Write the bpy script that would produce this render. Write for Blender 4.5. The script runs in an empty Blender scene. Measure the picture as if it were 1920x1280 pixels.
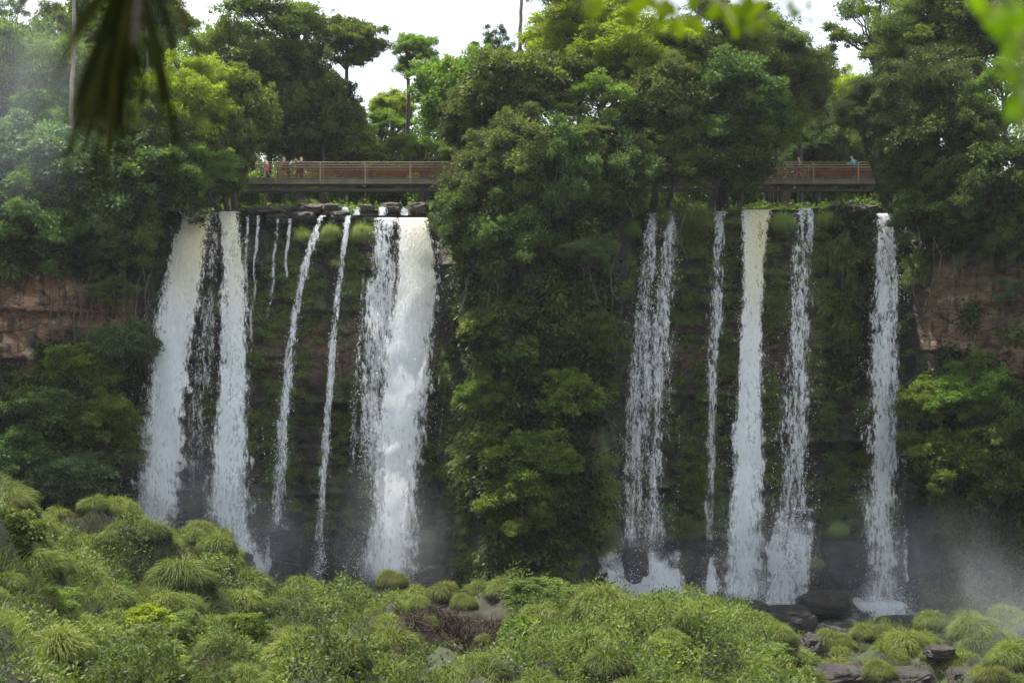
import bpy, math, random
import numpy as np
from mathutils import Vector, Matrix

# ------------------------------------------------------------------ camera, sky, sun, exposure
C = bpy.context.scene
COL = C.collection
S = 3080.0            # focal length in pixels of the 1920 wide photograph
ZC = 18.5             # eye height above the river at the foot of the falls

cam_d = bpy.data.cameras.new('camera'); cam = bpy.data.objects.new('camera', cam_d); COL.objects.link(cam)
cam.location = (0, 0, ZC); cam.rotation_euler = (math.radians(90), 0, 0)
cam_d.sensor_width = 36; cam_d.lens = S/1920*36; cam_d.clip_start = 0.1; cam_d.clip_end = 3000
cam_d.dof.use_dof = True; cam_d.dof.focus_distance = 108; cam_d.dof.aperture_fstop = 2.4
C.camera = cam

SUN_EL, SUN_AZ = 68.0, 58.0       # azimuth clockwise from +Y (behind the falls, a little to the right is negative x)
sun_dir = Vector((-math.sin(math.radians(SUN_AZ))*math.cos(math.radians(SUN_EL)),
                  math.cos(math.radians(SUN_AZ))*math.cos(math.radians(SUN_EL)), math.sin(math.radians(SUN_EL))))
sd = bpy.data.lights.new('sun', 'SUN'); sd.energy = 5.0; sd.angle = math.radians(0.6); sd.color = (1.0, 0.95, 0.86)
so = bpy.data.objects.new('sun', sd); COL.objects.link(so); so.rotation_euler = sun_dir.to_track_quat('Z', 'Y').to_euler()
so.location = (0, 60, 90)

W = bpy.data.worlds.new('World'); C.world = W; W.use_nodes = True
nt = W.node_tree; nt.nodes.clear()
wo = nt.nodes.new('ShaderNodeOutputWorld'); bg = nt.nodes.new('ShaderNodeBackground')
sky = nt.nodes.new('ShaderNodeTexSky'); sky.sky_type = 'NISHITA'; sky.sun_disc = False
sky.sun_elevation = math.radians(SUN_EL); sky.sun_rotation = math.radians(-SUN_AZ)
sky.air_density = 1.0; sky.dust_density = 1.5
tc = nt.nodes.new('ShaderNodeTexCoord'); ns = nt.nodes.new('ShaderNodeTexNoise')
ns.inputs['Scale'].default_value = 2.2; ns.inputs['Detail'].default_value = 6; ns.inputs['Roughness'].default_value = .55
rp = nt.nodes.new('ShaderNodeValToRGB'); rp.color_ramp.elements[0].position = .24; rp.color_ramp.elements[1].position = .48
mx = nt.nodes.new('ShaderNodeMixRGB'); mx.inputs['Color2'].default_value = (9.0, 9.5, 10.2, 1)
nt.links.new(tc.outputs['Generated'], ns.inputs['Vector']); nt.links.new(ns.outputs['Fac'], rp.inputs['Fac'])
nt.links.new(rp.outputs['Color'], mx.inputs['Fac']); nt.links.new(sky.outputs['Color'], mx.inputs['Color1'])
nt.links.new(mx.outputs['Color'], bg.inputs['Color']); bg.inputs['Strength'].default_value = 0.08
nt.links.new(bg.outputs['Background'], wo.inputs['Surface'])

C.view_settings.view_transform = 'Standard'; C.view_settings.look = 'None'
C.view_settings.exposure = 1.25; C.view_settings.gamma = 1; C.view_settings.use_curve_mapping = False
cy = C.cycles
cy.max_bounces = 6; cy.diffuse_bounces = 3; cy.glossy_bounces = 1; cy.transmission_bounces = 4
cy.transparent_max_bounces = 24; cy.volume_bounces = 0; cy.caustics_reflective = False; cy.caustics_refractive = False
cy.use_denoising = True; cy.use_adaptive_sampling = True; cy.adaptive_threshold = 0.005

rs = np.random.RandomState(7); random.seed(7)

# ------------------------------------------------------------------ helpers
def P(px, py, D):
    return Vector(((px-960)/S*D, D, ZC+(640-py)/S*D))
def Pn(px, py, D):
    px, py, D = np.broadcast_arrays(np.asarray(px, float), np.asarray(py, float), np.asarray(D, float))
    return np.stack([(px-960)/S*D, D, ZC+(640-py)/S*D], -1)

def _hash(ix, iy, iz, seed):
    h = (ix.astype(np.int64)*374761393 + iy.astype(np.int64)*668265263 + iz.astype(np.int64)*2147483647 + seed*974634777) & 0xffffffff
    h = ((h ^ (h >> 13))*1274126177) & 0xffffffff
    h = (h ^ (h >> 16)) & 0xffffffff
    return (h & 0xffffff)/float(0xffffff)
def vnoise(p, seed=0):
    p = np.asarray(p, float); i = np.floor(p); f = p-i; f = f*f*(3-2*f); i = i.astype(np.int64)
    r = 0
    for a in (0, 1):
        for b in (0, 1):
            for c in (0, 1):
                w = (f[..., 0] if a else 1-f[..., 0])*(f[..., 1] if b else 1-f[..., 1])*(f[..., 2] if c else 1-f[..., 2])
                r = r + w*_hash(i[..., 0]+a, i[..., 1]+b, i[..., 2]+c, seed)
    return r
def fbm(p, oct=4, seed=0):
    r = 0; a = .5; p = np.asarray(p, float)
    for k in range(oct):
        r = r + a*vnoise(p*(2**k), seed+k); a *= .5
    return r/(1-.5**oct)
def unit(v): return v/np.maximum(np.linalg.norm(v, axis=-1, keepdims=True), 1e-9)
def sm(a, b, x): t = np.clip((x-a)/(b-a), 0, 1); return t*t*(3-2*t)

class MB:
    """collects quads with point attributes"""
    def __init__(s): s.v = []; s.f = []; s.a = {}; s.n = 0
    def add(s, v, f, **attrs):
        v = np.asarray(v, float).reshape(-1, 3); f = np.asarray(f, int)
        for k in set(attrs) | set(s.a):
            s.a.setdefault(k, [np.zeros(s.n)] if s.n else [])
            s.a[k].append(np.broadcast_to(np.asarray(attrs.get(k, 0.), float), (len(v),)))
        s.v.append(v); s.f.append(f+s.n); s.n += len(v); return s
    def mesh(s, name, mat, smooth=True):
        v = np.concatenate(s.v); f = np.concatenate(s.f)
        me = bpy.data.meshes.new(name); k = f.shape[1]
        me.vertices.add(len(v)); me.vertices.foreach_set('co', v.astype(np.float32).ravel())
        me.loops.add(f.size); me.loops.foreach_set('vertex_index', f.astype(np.int32).ravel())
        me.polygons.add(len(f)); me.polygons.foreach_set('loop_start', np.arange(0, f.size, k, dtype=np.int32))
        me.polygons.foreach_set('loop_total', np.full(len(f), k, dtype=np.int32))
        me.polygons.foreach_set('use_smooth', np.full(len(f), smooth, dtype=bool))
        me.update(calc_edges=True)
        for n, l in s.a.items():
            at = me.attributes.new(n, 'FLOAT', 'POINT'); at.data.foreach_set('value', np.concatenate(l).astype(np.float32))
        if mat: me.materials.append(mat)
        return me

def link(name, me, parent=None, loc=None):
    o = bpy.data.objects.new(name, me); COL.objects.link(o)
    if parent: o.parent = parent
    if loc is not None: o.location = loc
    return o
def tag(o, label=None, cat=None, group=None, kind=None):
    if label: o['label'] = label
    if cat: o['category'] = cat
    if group: o['group'] = group
    if kind: o['kind'] = kind
    return o
def empty(name, loc, label, cat, group=None):
    o = bpy.data.objects.new(name, None); COL.objects.link(o); o.location = loc; o.empty_display_size = .3
    return tag(o, label, cat, group)

def grid_faces(nu, nv):
    i = np.arange(nv-1)[:, None]*nu+np.arange(nu-1)[None, :]
    return np.stack([i, i+1, i+1+nu, i+nu], -1).reshape(-1, 4)
def tube(mb, pts, rad, sides=7, jit=0, **at):
    pts = np.asarray(pts, float); rad = np.broadcast_to(np.asarray(rad, float), (len(pts),))
    t = np.gradient(pts, axis=0); t = unit(t)
    ref = np.where(np.abs(t[:, 2:3]) > .9, np.array([[1., 0, 0]]), np.array([[0, 0, 1.]]))
    a = unit(np.cross(t, ref)); b = np.cross(t, a)
    th = np.linspace(0, 2*math.pi, sides, endpoint=False)
    rr = rad[:, None]*(1+jit*(rs.rand(len(pts), sides)-.5))
    v = pts[:, None]+rr[..., None]*(a[:, None]*np.cos(th)[None, :, None]+b[:, None]*np.sin(th)[None, :, None])
    n = len(pts); f = []
    for i in range(n-1):
        for j in range(sides):
            k = (j+1) % sides; f.append([i*sides+j, i*sides+k, (i+1)*sides+k, (i+1)*sides+j])
    for i in (0, n-1):                     # close the ends with quads to a centre
        pass
    mb.add(v, f, **at)
def box(mb, c, s, rz=0, **at):
    c = np.asarray(c, float); s = np.asarray(s, float)/2
    v = np.array([[x, y, z] for x in (-1, 1) for y in (-1, 1) for z in (-1, 1)])*s
    if rz: v = v@np.array([[math.cos(rz), math.sin(rz), 0], [-math.sin(rz), math.cos(rz), 0], [0, 0, 1]])
    mb.add(v+c, [[0, 1, 3, 2], [4, 6, 7, 5], [0, 4, 5, 1], [2, 3, 7, 6], [0, 2, 6, 4], [1, 5, 7, 3]], **at)
def curve(a, b, sag=0., n=7, wob=0.):
    a = np.array(a, float); b = np.array(b, float); t = np.linspace(0, 1, n)[:, None]
    p = a+(b-a)*t; p[:, 2] += sag*np.sin(math.pi*t[:, 0])
    if wob: p[1:-1] += (rs.rand(n-2, 3)-.5)*wob
    return p

def leaves(mb, pos, out, n, spread, L, Wd, droop=.25, up=1.0, tint=None, jit=.25):
    """n leaves round each sprig position"""
    N = len(pos); pos = np.repeat(pos, n, 0); out = np.repeat(out, n, 0); M = N*n
    r = unit(rs.normal(size=(M, 3)))
    b = pos+r*spread*rs.rand(M, 1)**.5
    d = unit(out*.6+r*.9+np.array([0, 0, -droop]))
    nr = unit(np.array([0, 0, up])+rs.normal(size=(M, 3))*.6+out*.3); nr = unit(nr-d*(nr*d).sum(1, keepdims=True))
    s = np.cross(d, nr); l = L*(.65+.7*rs.rand(M, 1)); w = Wd*(.7+.6*rs.rand(M, 1))
    v = np.stack([b, b+d*l*.45+s*w*.5-nr*w*.12, b+d*l-nr*l*.12, b+d*l*.45-s*w*.5-nr*w*.12], 1)
    if tint is None: tint = rs.rand(N)
    t = np.clip(np.repeat(tint, n)+(rs.rand(M)-.5)*jit*2, 0, 1)
    mb.add(v.reshape(-1, 3), np.arange(M*4).reshape(-1, 4), tint=np.repeat(t, 4))
def blades(mb, base, d, L, w, droop, seg=3, tint=None, grav=(0, 0, -1)):
    """grass blades: arcs that start along d and bend down"""
    M = len(base); g = np.array(grav, float)
    L = np.broadcast_to(np.asarray(L, float), (M,))[:, None]; droop = np.broadcast_to(np.asarray(droop, float), (M,))[:, None]
    w = np.broadcast_to(np.asarray(w, float), (M,))[:, None]
    side = unit(np.cross(d, unit(rs.normal(size=(M, 3))+np.array([0, -.8, 0]))))
    vs = []; p = base.copy(); dd = d.copy()
    for k in range(seg+1):
        ww = w*(1-k/(seg+.6))
        vs += [p-side*ww*.5, p+side*ww*.5]
        dd = unit(dd+g*droop*(k+1)/seg); p = p+dd*L/seg
    v = np.stack(vs, 1)
    f = np.concatenate([np.array([[2*k, 2*k+1, 2*k+3, 2*k+2]]) for k in range(seg)])
    f = (np.arange(M)[:, None, None]*(2*seg+2)+f[None]).reshape(-1, 4)
    if tint is None: tint = rs.rand(M)
    mb.add(v.reshape(-1, 3), f, tint=np.repeat(tint, 2*seg+2))

# ------------------------------------------------------------------ materials
def newmat(name):
    m = bpy.data.materials.new(name); m.use_nodes = True; m.node_tree.nodes.clear(); return m, m.node_tree
def ramp(nt, fac, stops):
    r = nt.nodes.new('ShaderNodeValToRGB'); e = r.color_ramp.elements
    while len(e) < len(stops): e.new(.5)
    for el, (p, c) in zip(e, stops): el.position = p; el.color = (*c, 1)
    nt.links.new(fac, r.inputs['Fac']); return r.outputs['Color']
def noise(nt, scale, detail=4, vec=None, rough=.55, dist=0):
    n = nt.nodes.new('ShaderNodeTexNoise'); n.inputs['Scale'].default_value = scale; n.inputs['Detail'].default_value = detail
    n.inputs['Roughness'].default_value = rough; n.inputs['Distortion'].default_value = dist
    if vec is not None: nt.links.new(vec, n.inputs['Vector'])
    return n.outputs['Fac']
def attr(nt, name):
    a = nt.nodes.new('ShaderNodeAttribute'); a.attribute_name = name; return a.outputs['Fac']
def mapping(nt, scale, src='Object'):
    t = nt.nodes.new('ShaderNodeTexCoord'); m = nt.nodes.new('ShaderNodeMapping'); m.inputs['Scale'].default_value = scale
    nt.links.new(t.outputs[src], m.inputs['Vector']); return m.outputs['Vector']
def mathn(nt, op, a, b=None, c=None, clamp=False):
    n = nt.nodes.new('ShaderNodeMath'); n.operation = op; n.use_clamp = clamp
    for i, x in enumerate((a, b, c)):
        if x is None: continue
        if isinstance(x, (int, float)): n.inputs[i].default_value = x
        else: nt.links.new(x, n.inputs[i])
    return n.outputs[0]
def mixc(nt, fac, a, b, mode='MIX'):
    n = nt.nodes.new('ShaderNodeMixRGB'); n.blend_type = mode
    for i, x in zip(('Fac', 'Color1', 'Color2'), (fac, a, b)):
        if isinstance(x, (int, float)): n.inputs[i].default_value = x
        elif isinstance(x, tuple): n.inputs[i].default_value = (*x, 1)
        else: nt.links.new(x, n.inputs[i])
    return n.outputs['Color']

def leafmat(name, dark, mid, light, trans=.35, spec=.16, rough=.55):
    m, nt = newmat(name)
    oi = nt.nodes.new('ShaderNodeObjectInfo')
    c = ramp(nt, attr(nt, 'tint'), [(0, dark), (.5, mid), (1, light)])
    hs = nt.nodes.new('ShaderNodeHueSaturation'); nt.links.new(c, hs.inputs['Color'])
    nt.links.new(mathn(nt, 'MULTIPLY_ADD', oi.outputs['Random'], .035, .4825), hs.inputs['Hue'])
    nt.links.new(mathn(nt, 'MULTIPLY_ADD', oi.outputs['Random'], .4, .75), hs.inputs['Value']); hs.inputs['Saturation'].default_value = 1.06
    df = nt.nodes.new('ShaderNodeBsdfPrincipled'); df.inputs['Roughness'].default_value = rough
    df.inputs['Specular IOR Level'].default_value = spec
    nt.links.new(hs.outputs['Color'], df.inputs['Base Color'])
    tr = nt.nodes.new('ShaderNodeBsdfTranslucent')
    nt.links.new(mixc(nt, 1., hs.outputs['Color'], (1.35, 1.5, .55), 'MULTIPLY'), tr.inputs['Color'])
    mi = nt.nodes.new('ShaderNodeMixShader'); mi.inputs['Fac'].default_value = trans
    nt.links.new(df.outputs[0], mi.inputs[1]); nt.links.new(tr.outputs[0], mi.inputs[2])
    o = nt.nodes.new('ShaderNodeOutputMaterial'); nt.links.new(mi.outputs[0], o.inputs['Surface'])
    return m
def solid(name, col, rough=.6, var=.25, scale=3., metal=0, bump=.0, sc=(1, 1, 1)):
    m, nt = newmat(name); p = nt.nodes.new('ShaderNodeBsdfPrincipled')
    n = noise(nt, scale, 5, mapping(nt, sc))
    c = ramp(nt, n, [(.3, tuple(x*(1-var) for x in col)), (.7, tuple(min(1, x*(1+var)) for x in col))])
    nt.links.new(c, p.inputs['Base Color']); p.inputs['Roughness'].default_value = rough; p.inputs['Metallic'].default_value = metal
    if bump:
        b = nt.nodes.new('ShaderNodeBump'); b.inputs['Strength'].default_value = bump; nt.links.new(n, b.inputs['Height']); nt.links.new(b.outputs[0], p.inputs['Normal'])
    o = nt.nodes.new('ShaderNodeOutputMaterial'); nt.links.new(p.outputs[0], o.inputs['Surface']); return m

M = {}
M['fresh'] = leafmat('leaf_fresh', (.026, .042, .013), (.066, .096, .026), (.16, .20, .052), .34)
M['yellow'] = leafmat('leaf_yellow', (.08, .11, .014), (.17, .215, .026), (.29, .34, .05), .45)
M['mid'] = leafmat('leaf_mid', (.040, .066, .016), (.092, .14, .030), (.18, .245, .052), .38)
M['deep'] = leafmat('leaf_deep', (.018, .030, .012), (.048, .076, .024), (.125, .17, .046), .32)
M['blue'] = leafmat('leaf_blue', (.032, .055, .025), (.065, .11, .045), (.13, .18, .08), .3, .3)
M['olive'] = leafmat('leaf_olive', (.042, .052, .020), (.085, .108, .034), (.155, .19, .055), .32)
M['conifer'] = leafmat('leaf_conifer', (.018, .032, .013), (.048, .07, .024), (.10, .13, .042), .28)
M['grass'] = leafmat('grass_blade', (.030, .022, .015), (.060, .077, .023), (.175, .20, .054), .28)
M['reed'] = leafmat('grass_reed', (.16, .15, .06), (.17, .22, .06), (.27, .34, .09), .35)
M['hang'] = leafmat('grass_hanging', (.09, .085, .045), (.15, .205, .06), (.26, .33, .09), .38)
M['dead'] = leafmat('dead_grass', (.018, .012, .010), (.036, .025, .019), (.075, .052, .038), .08)
M['bark'] = solid('bark', (.13, .105, .085), .9, .45, 3.5, bump=.6, sc=(1, 1, .35))
M['darkbark'] = solid('dark_bark', (.05, .04, .032), .9, .4, 4, bump=.5, sc=(1, 1, .35))
M['palebark'] = solid('pale_bark', (.20, .175, .145), .9, .35, 3.5, bump=.5, sc=(1, 1, .35))
M['vine'] = solid('vine', (.06, .05, .04), .9, .4, 3)

def rockmat(name, wet=True, dim=1.):
    m, nt = newmat(name); p = nt.nodes.new('ShaderNodeBsdfPrincipled')
    v = mapping(nt, (.5, .5, 1.1)); n1 = noise(nt, 1.1, 8, v, .62, .6)
    n2 = noise(nt, 4.5, 8, mapping(nt, (.6, .6, 2.2)), .65); n3 = noise(nt, 1.0, 6, mapping(nt, (2.2, 2.2, .22)), .6, .4)
    wetc = ramp(nt, n1, [(.25, (.020, .017, .018)), (.5, (.038, .031, .030)), (.75, (.060, .046, .040))])
    dryc = ramp(nt, n1, [(.2, (.05, .024, .016)), (.42, (.19, .092, .054)), (.60, (.34, .22, .14)), (.76, (.55, .46, .35))])
    dryc = mixc(nt, ramp(nt, n3, [(.5, (0, 0, 0)), (.62, (1, 1, 1))]), dryc, (.05, .036, .032))
    c = mixc(nt, attr(nt, 'dry'), wetc, dryc)
    c = mixc(nt, .8, c, ramp(nt, n2, [(.35, (.30, .28, .28)), (.6, (1.15, 1.15, 1.15))]), 'MULTIPLY')
    vo = nt.nodes.new('ShaderNodeTexVoronoi'); vo.feature = 'DISTANCE_TO_EDGE'; vo.inputs['Scale'].default_value = .55
    va = nt.nodes.new('ShaderNodeVectorMath'); va.operation = 'ADD'
    nz = nt.nodes.new('ShaderNodeTexNoise'); nz.inputs['Scale'].default_value = .8; nz.inputs['Detail'].default_value = 7
    mv = mapping(nt, (.7, .7, 1.5)); nt.links.new(mv, nz.inputs['Vector']); nt.links.new(mv, va.inputs[0]); nt.links.new(nz.outputs['Color'], va.inputs[1])
    nt.links.new(va.outputs[0], vo.inputs['Vector'])
    crack = ramp(nt, vo.outputs['Distance'], [(0, (.35, .33, .32)), (.022, (1, 1, 1))])
    c = mixc(nt, .8, c, crack, 'MULTIPLY')
    moss = ramp(nt, noise(nt, .9, 7, mapping(nt, (1, 1, .55)), .7), [(.48, (0, 0, 0)), (.60, (1, 1, 1))])
    c = mixc(nt, mathn(nt, 'MULTIPLY', moss, attr(nt, 'moss')), c, (.08, .11, .035))
    if dim < 1: c = mixc(nt, 1., c, (dim, dim, dim), 'MULTIPLY')
    nt.links.new(c, p.inputs['Base Color']); p.inputs['Roughness'].default_value = .55 if wet else .85
    p.inputs['Specular IOR Level'].default_value = .35 if wet else .2
    b = nt.nodes.new('ShaderNodeBump'); b.inputs['Strength'].default_value = .9; b.inputs['Distance'].default_value = .25
    nt.links.new(mathn(nt, 'ADD', n2, mathn(nt, 'MULTIPLY', mathn(nt, 'MINIMUM', vo.outputs['Distance'], .06), 8.)), b.inputs['Height']); nt.links.new(b.outputs[0], p.inputs['Normal'])
    o = nt.nodes.new('ShaderNodeOutputMaterial'); nt.links.new(p.outputs[0], o.inputs['Surface']); return m
M['rock'] = rockmat('cliff_rock'); M['boulder'] = rockmat('boulder_rock', True, .6)

def soilmat():
    m, nt = newmat('soil'); p = nt.nodes.new('ShaderNodeBsdfPrincipled')
    n = noise(nt, .6, 8, mapping(nt, (1, 1, 1)), .65)
    c = ramp(nt, n, [(.3, (.014, .011, .007)), (.5, (.020, .021, .009)), (.65, (.028, .042, .011))])
    nt.links.new(c, p.inputs['Base Color']); p.inputs['Roughness'].default_value = .95
    o = nt.nodes.new('ShaderNodeOutputMaterial'); nt.links.new(p.outputs[0], o.inputs['Surface']); return m
M['soil'] = soilmat()

def fallmat():
    m, nt = newmat('falling_water')
    # frothy water: holes between the threads, denser towards the core of the stream
    t = nt.nodes.new('ShaderNodeTexCoord')
    def mp(s):
        q = nt.nodes.new('ShaderNodeMapping'); q.inputs['Scale'].default_value = s; nt.links.new(t.outputs['Object'], q.inputs['Vector']); return q.outputs['Vector']
    fine = noise(nt, 1., 5, mp((6.8, 6.8, 1.9)), .72, .35)
    strand = noise(nt, 1., 3, mp((2.6, 1.5, .13)), .6, .15)
    lump = noise(nt, 1., 4, mp((1.5, 1.5, .55)), .6, .5)
    f = mathn(nt, 'ADD', mathn(nt, 'MULTIPLY', fine, .82), mathn(nt, 'MULTIPLY', strand, .46))
    f = mathn(nt, 'ADD', f, mathn(nt, 'MULTIPLY', lump, .24))          # about .66 on average
    th = mathn(nt, 'SUBTRACT', 1.10, mathn(nt, 'MULTIPLY', attr(nt, 'dens'), .62))
    soft = attr(nt, 'soft')                                             # 0 crisp .. 1 misty
    k = mathn(nt, 'SUBTRACT', 10.0, mathn(nt, 'MULTIPLY', soft, 6.5))
    a = mathn(nt, 'MULTIPLY', mathn(nt, 'SUBTRACT', f, th), k, clamp=True)
    a = mathn(nt, 'MULTIPLY', a, attr(nt, 'amax'))
    c = mixc(nt, attr(nt, 'silt'), (.93, .95, .97), (.92, .86, .62))  # yellow here is sunlight near the lip, painted into the water colour
    c = mixc(nt, 1., c, ramp(nt, fine, [(.3, (.80, .84, .88)), (.6, (1, 1, 1))]), 'MULTIPLY')
    d = nt.nodes.new('ShaderNodeBsdfDiffuse'); nt.links.new(c, d.inputs['Color'])
    tl = nt.nodes.new('ShaderNodeBsdfTranslucent'); nt.links.new(c, tl.inputs['Color'])
    bp = nt.nodes.new('ShaderNodeBump'); bp.inputs['Strength'].default_value = .8; bp.inputs['Distance'].default_value = .3
    nt.links.new(f, bp.inputs['Height']); nt.links.new(bp.outputs[0], d.inputs['Normal'])
    m1 = nt.nodes.new('ShaderNodeMixShader'); m1.inputs['Fac'].default_value = .5; nt.links.new(d.outputs[0], m1.inputs[1]); nt.links.new(tl.outputs[0], m1.inputs[2])
    tr = nt.nodes.new('ShaderNodeBsdfTransparent')
    m2 = nt.nodes.new('ShaderNodeMixShader'); nt.links.new(a, m2.inputs['Fac']); nt.links.new(tr.outputs[0], m2.inputs[1]); nt.links.new(m1.outputs[0], m2.inputs[2])
    o = nt.nodes.new('ShaderNodeOutputMaterial'); nt.links.new(m2.outputs[0], o.inputs['Surface']); return m
M['fall'] = fallmat()
M['spray'] = solid('spray_drops', (.86, .89, .93), .4, .05, 2)
def watermat():
    m, nt = newmat('river_water'); p = nt.nodes.new('ShaderNodeBsdfPrincipled')
    n = noise(nt, .9, 8, mapping(nt, (1, .6, 1)), .7, .6)
    c = ramp(nt, n, [(.45, (.06, .05, .03)), (.6, (.30, .30, .27)), (.7, (.8, .83, .86))])
    nt.links.new(c, p.inputs['Base Color']); p.inputs['Roughness'].default_value = .25
    b = nt.nodes.new('ShaderNodeBump'); b.inputs['Strength'].default_value = .5; nt.links.new(n, b.inputs['Height']); nt.links.new(b.outputs[0], p.inputs['Normal'])
    o = nt.nodes.new('ShaderNodeOutputMaterial'); nt.links.new(p.outputs[0], o.inputs['Surface']); return m
M['water'] = watermat()

# ------------------------------------------------------------------ the lie of the land
# cliff line: (photo column, distance) -> x, y
_cl = np.array([(-600, 103), (-100, 104), (120, 104.5), (215, 106.5), (290, 110), (500, 110.6), (820, 110.6), (868, 107), (915, 103.8), (1000, 103), (1100, 103.6),
                (1150, 106), (1190, 110), (1400, 110.4), (1690, 110.4), (1735, 107.5), (1800, 104.6), (2000, 103), (2500, 102)], float)
_clx = (_cl[:, 0]-960)/S*_cl[:, 1]; _cly = _cl[:, 1]
def cliff_y(x): return np.interp(x, _clx, _cly)
ZT = 27.25
def top_z(x):
    px = np.asarray(x)/109.*S+960
    f = np.maximum(sm(285, 335, px)*(1-sm(790, 830, px)), sm(1185, 1215, px)*(1-sm(1690, 1720, px)))
    return ZT+1.0*(1-f)
def cliff_off(x, z):
    """how far the rock stands back (+) or out (-) of the cliff line"""
    x = np.asarray(x, float); z = np.asarray(z, float); one = np.zeros_like(x)
    bed = z/3.1+.5*fbm(np.stack([x*.09, one, one], -1), 2, 3)
    k = np.floor(bed); fr = bed-k
    step = (vnoise(np.stack([x*.16, k*7.3, one], -1), 11)-.5)*1.3
    led = -.35*np.exp(-((fr-.03)/.07)**2)
    blocks = (vnoise(np.stack([np.floor(x*.8+.4*k), np.floor(z*1.1), one], -1)*3.7, 5)-.5)*.62
    big = (fbm(np.stack([x*.10, z*.10, one], -1), 4, 8)-.5)*2.2
    fine = (fbm(np.stack([x*1.3, z*1.6, one], -1), 4, 9)-.5)*1.0
    foot = -2.6*sm(6., 0., z)*(.5+vnoise(np.stack([x*.25, one, one], -1), 4))
    return step+led+blocks+big+fine+foot+sm(24.5, 27.5, z)*.35

nx_, nz_ = 820, 230
X, Z = np.meshgrid(np.linspace(-58, 58, nx_), np.linspace(0, 1, nz_))
Zt = top_z(X)+(fbm(np.stack([X*.5, X*0, X*0], -1), 3, 20)-.5)*.5
Zz = -1.5+(Zt+1.5)*Z
Y = cliff_y(X)+cliff_off(X, Zz)
PXc = X/Y*S+960; PYc = 640-(Zz-ZC)/Y*S
dry = np.maximum(1.*sm(290, 200, PXc)*sm(470, 530, PYc)*sm(790, 700, PYc), .7*sm(1700, 1760, PXc)*sm(470, 530, PYc)*sm(760, 690, PYc))
dry = dry*sm(.40, .52, fbm(np.stack([X*.35, Zz*.42, 0*X], -1), 4, 77)+.05)
dry = np.maximum(dry, .35*sm(560, 620, PYc)*sm(740, 680, PYc)*sm(450, 520, PXc)*sm(870, 800, PXc))
dry = np.maximum(dry, .3*sm(1240, 1280, PXc)*sm(1700, 1600, PXc)*sm(560, 620, PYc)*sm(760, 700, PYc))
mb = MB(); mb.add(np.stack([X, Y, Zz], -1).reshape(-1, 3), grid_faces(nx_, nz_), dry=dry.ravel(), moss=(1-dry).ravel())
cliff = tag(link('cliff', mb.mesh('cliff', M['rock'])), kind='structure')
cliff['label'] = 'dark basalt cliff with reddish dry patches under the forest'

# plateau on top of the cliff, to the horizon
xs = np.concatenate([np.linspace(-700, -60, 12), np.linspace(-58, 58, 150), np.linspace(60, 700, 12)])
X, T = np.meshgrid(xs, np.concatenate([np.linspace(0, 1, 30)**1.0*30, [60, 120, 300, 560]]))
Y = cliff_y(X)+.1+T+.3
Zp = top_z(X)-.05+(fbm(np.stack([X*.3, Y*.3, X*0], -1), 3, 21)-.5)*.6*sm(0, 3, T)-.15*sm(1, 0, T)+sm(8, 30, T)*.8
mb = MB(); mb.add(np.stack([X, Y, Zp], -1).reshape(-1, 3), grid_faces(len(xs), 34))
tag(link('forest_floor', mb.mesh('forest_floor', M['soil'])), kind='structure')

# land between the camera and the falls, shaped from a table of photo rows
_D = np.array([-60, 2, 20, 38, 50, 60, 70, 78, 85, 90, 96, 104, 114, 130], float)
_PXs = np.array([-1500, -300, 0, 100, 250, 425, 472, 700, 900, 1100, 1300, 1450, 1550, 1700, 1920, 2200, 3400], float)
_T = {38: [1330, 1330, 1380, 1400, 1410]+[1420]*12,
      50: [1000, 1120, 1220, 1270, 1290, 1290, 1290, 1300, 1300, 1300, 1300, 1320, 1420, 1450, 1450, 1430, 1300],
      60: [850, 880, 925, 1130, 1215, 1235, 1235, 1245, 1260, 1240, 1240, 1270, 1400, 1410, 1410, 1390, 1250],
      70: [840, 870, 945, 1060, 1150, 1175, 1185, 1200, 1240, 1185, 1200, 1205, 1350, 1360, 1340, 1310, 1200],
      78: [860, 900, 1010, 1040, 1070, 1065, 1140, 1155, 1180, 1165, 1180, 1185, 1300, 1300, 1280, 1260, 1150],
      85: [900, 980, 1060, 1025, 990, 985, 1135, 1120, 1128, 1140, 1165, 1185, 1250, 1240, 1240, 1230, 1130],
      90: [950, 1010, 1070, 1020, 995, 1000, 1150, 1140, 1140, 1160, 1185, 1205, 1210, 1200, 1200, 1185, 1100],
      96: [960, 1030, 1085, 1075, 1075, 1145, 1185, 1170, 1165, 1185, 1200, 1210, 1200, 1195, 1170, 1155, 1080],
      104: [980, 1060, 1090, 1120, 1150, 1160, 1165, 1160, 1120, 1150, 1165, 1165, 1165, 1170, 1140, 1130, 1080],
      114: [980, 1060, 1090, 1120, 1150, 1150, 1150, 1150, 1150, 1150, 1150, 1150, 1150, 1150, 1140, 1130, 1080],
      130: [1100]*17}
_zr = []
for D_ in _D:
    if D_ < 38: _zr.append(np.full(17, {-60: 17.5, 2: 16.8, 20: 12.6}[int(D_)]))
    else: _zr.append(ZC+(640-np.array(_T[int(D_)], float))/S*D_)
_zr = np.array(_zr)
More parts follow.
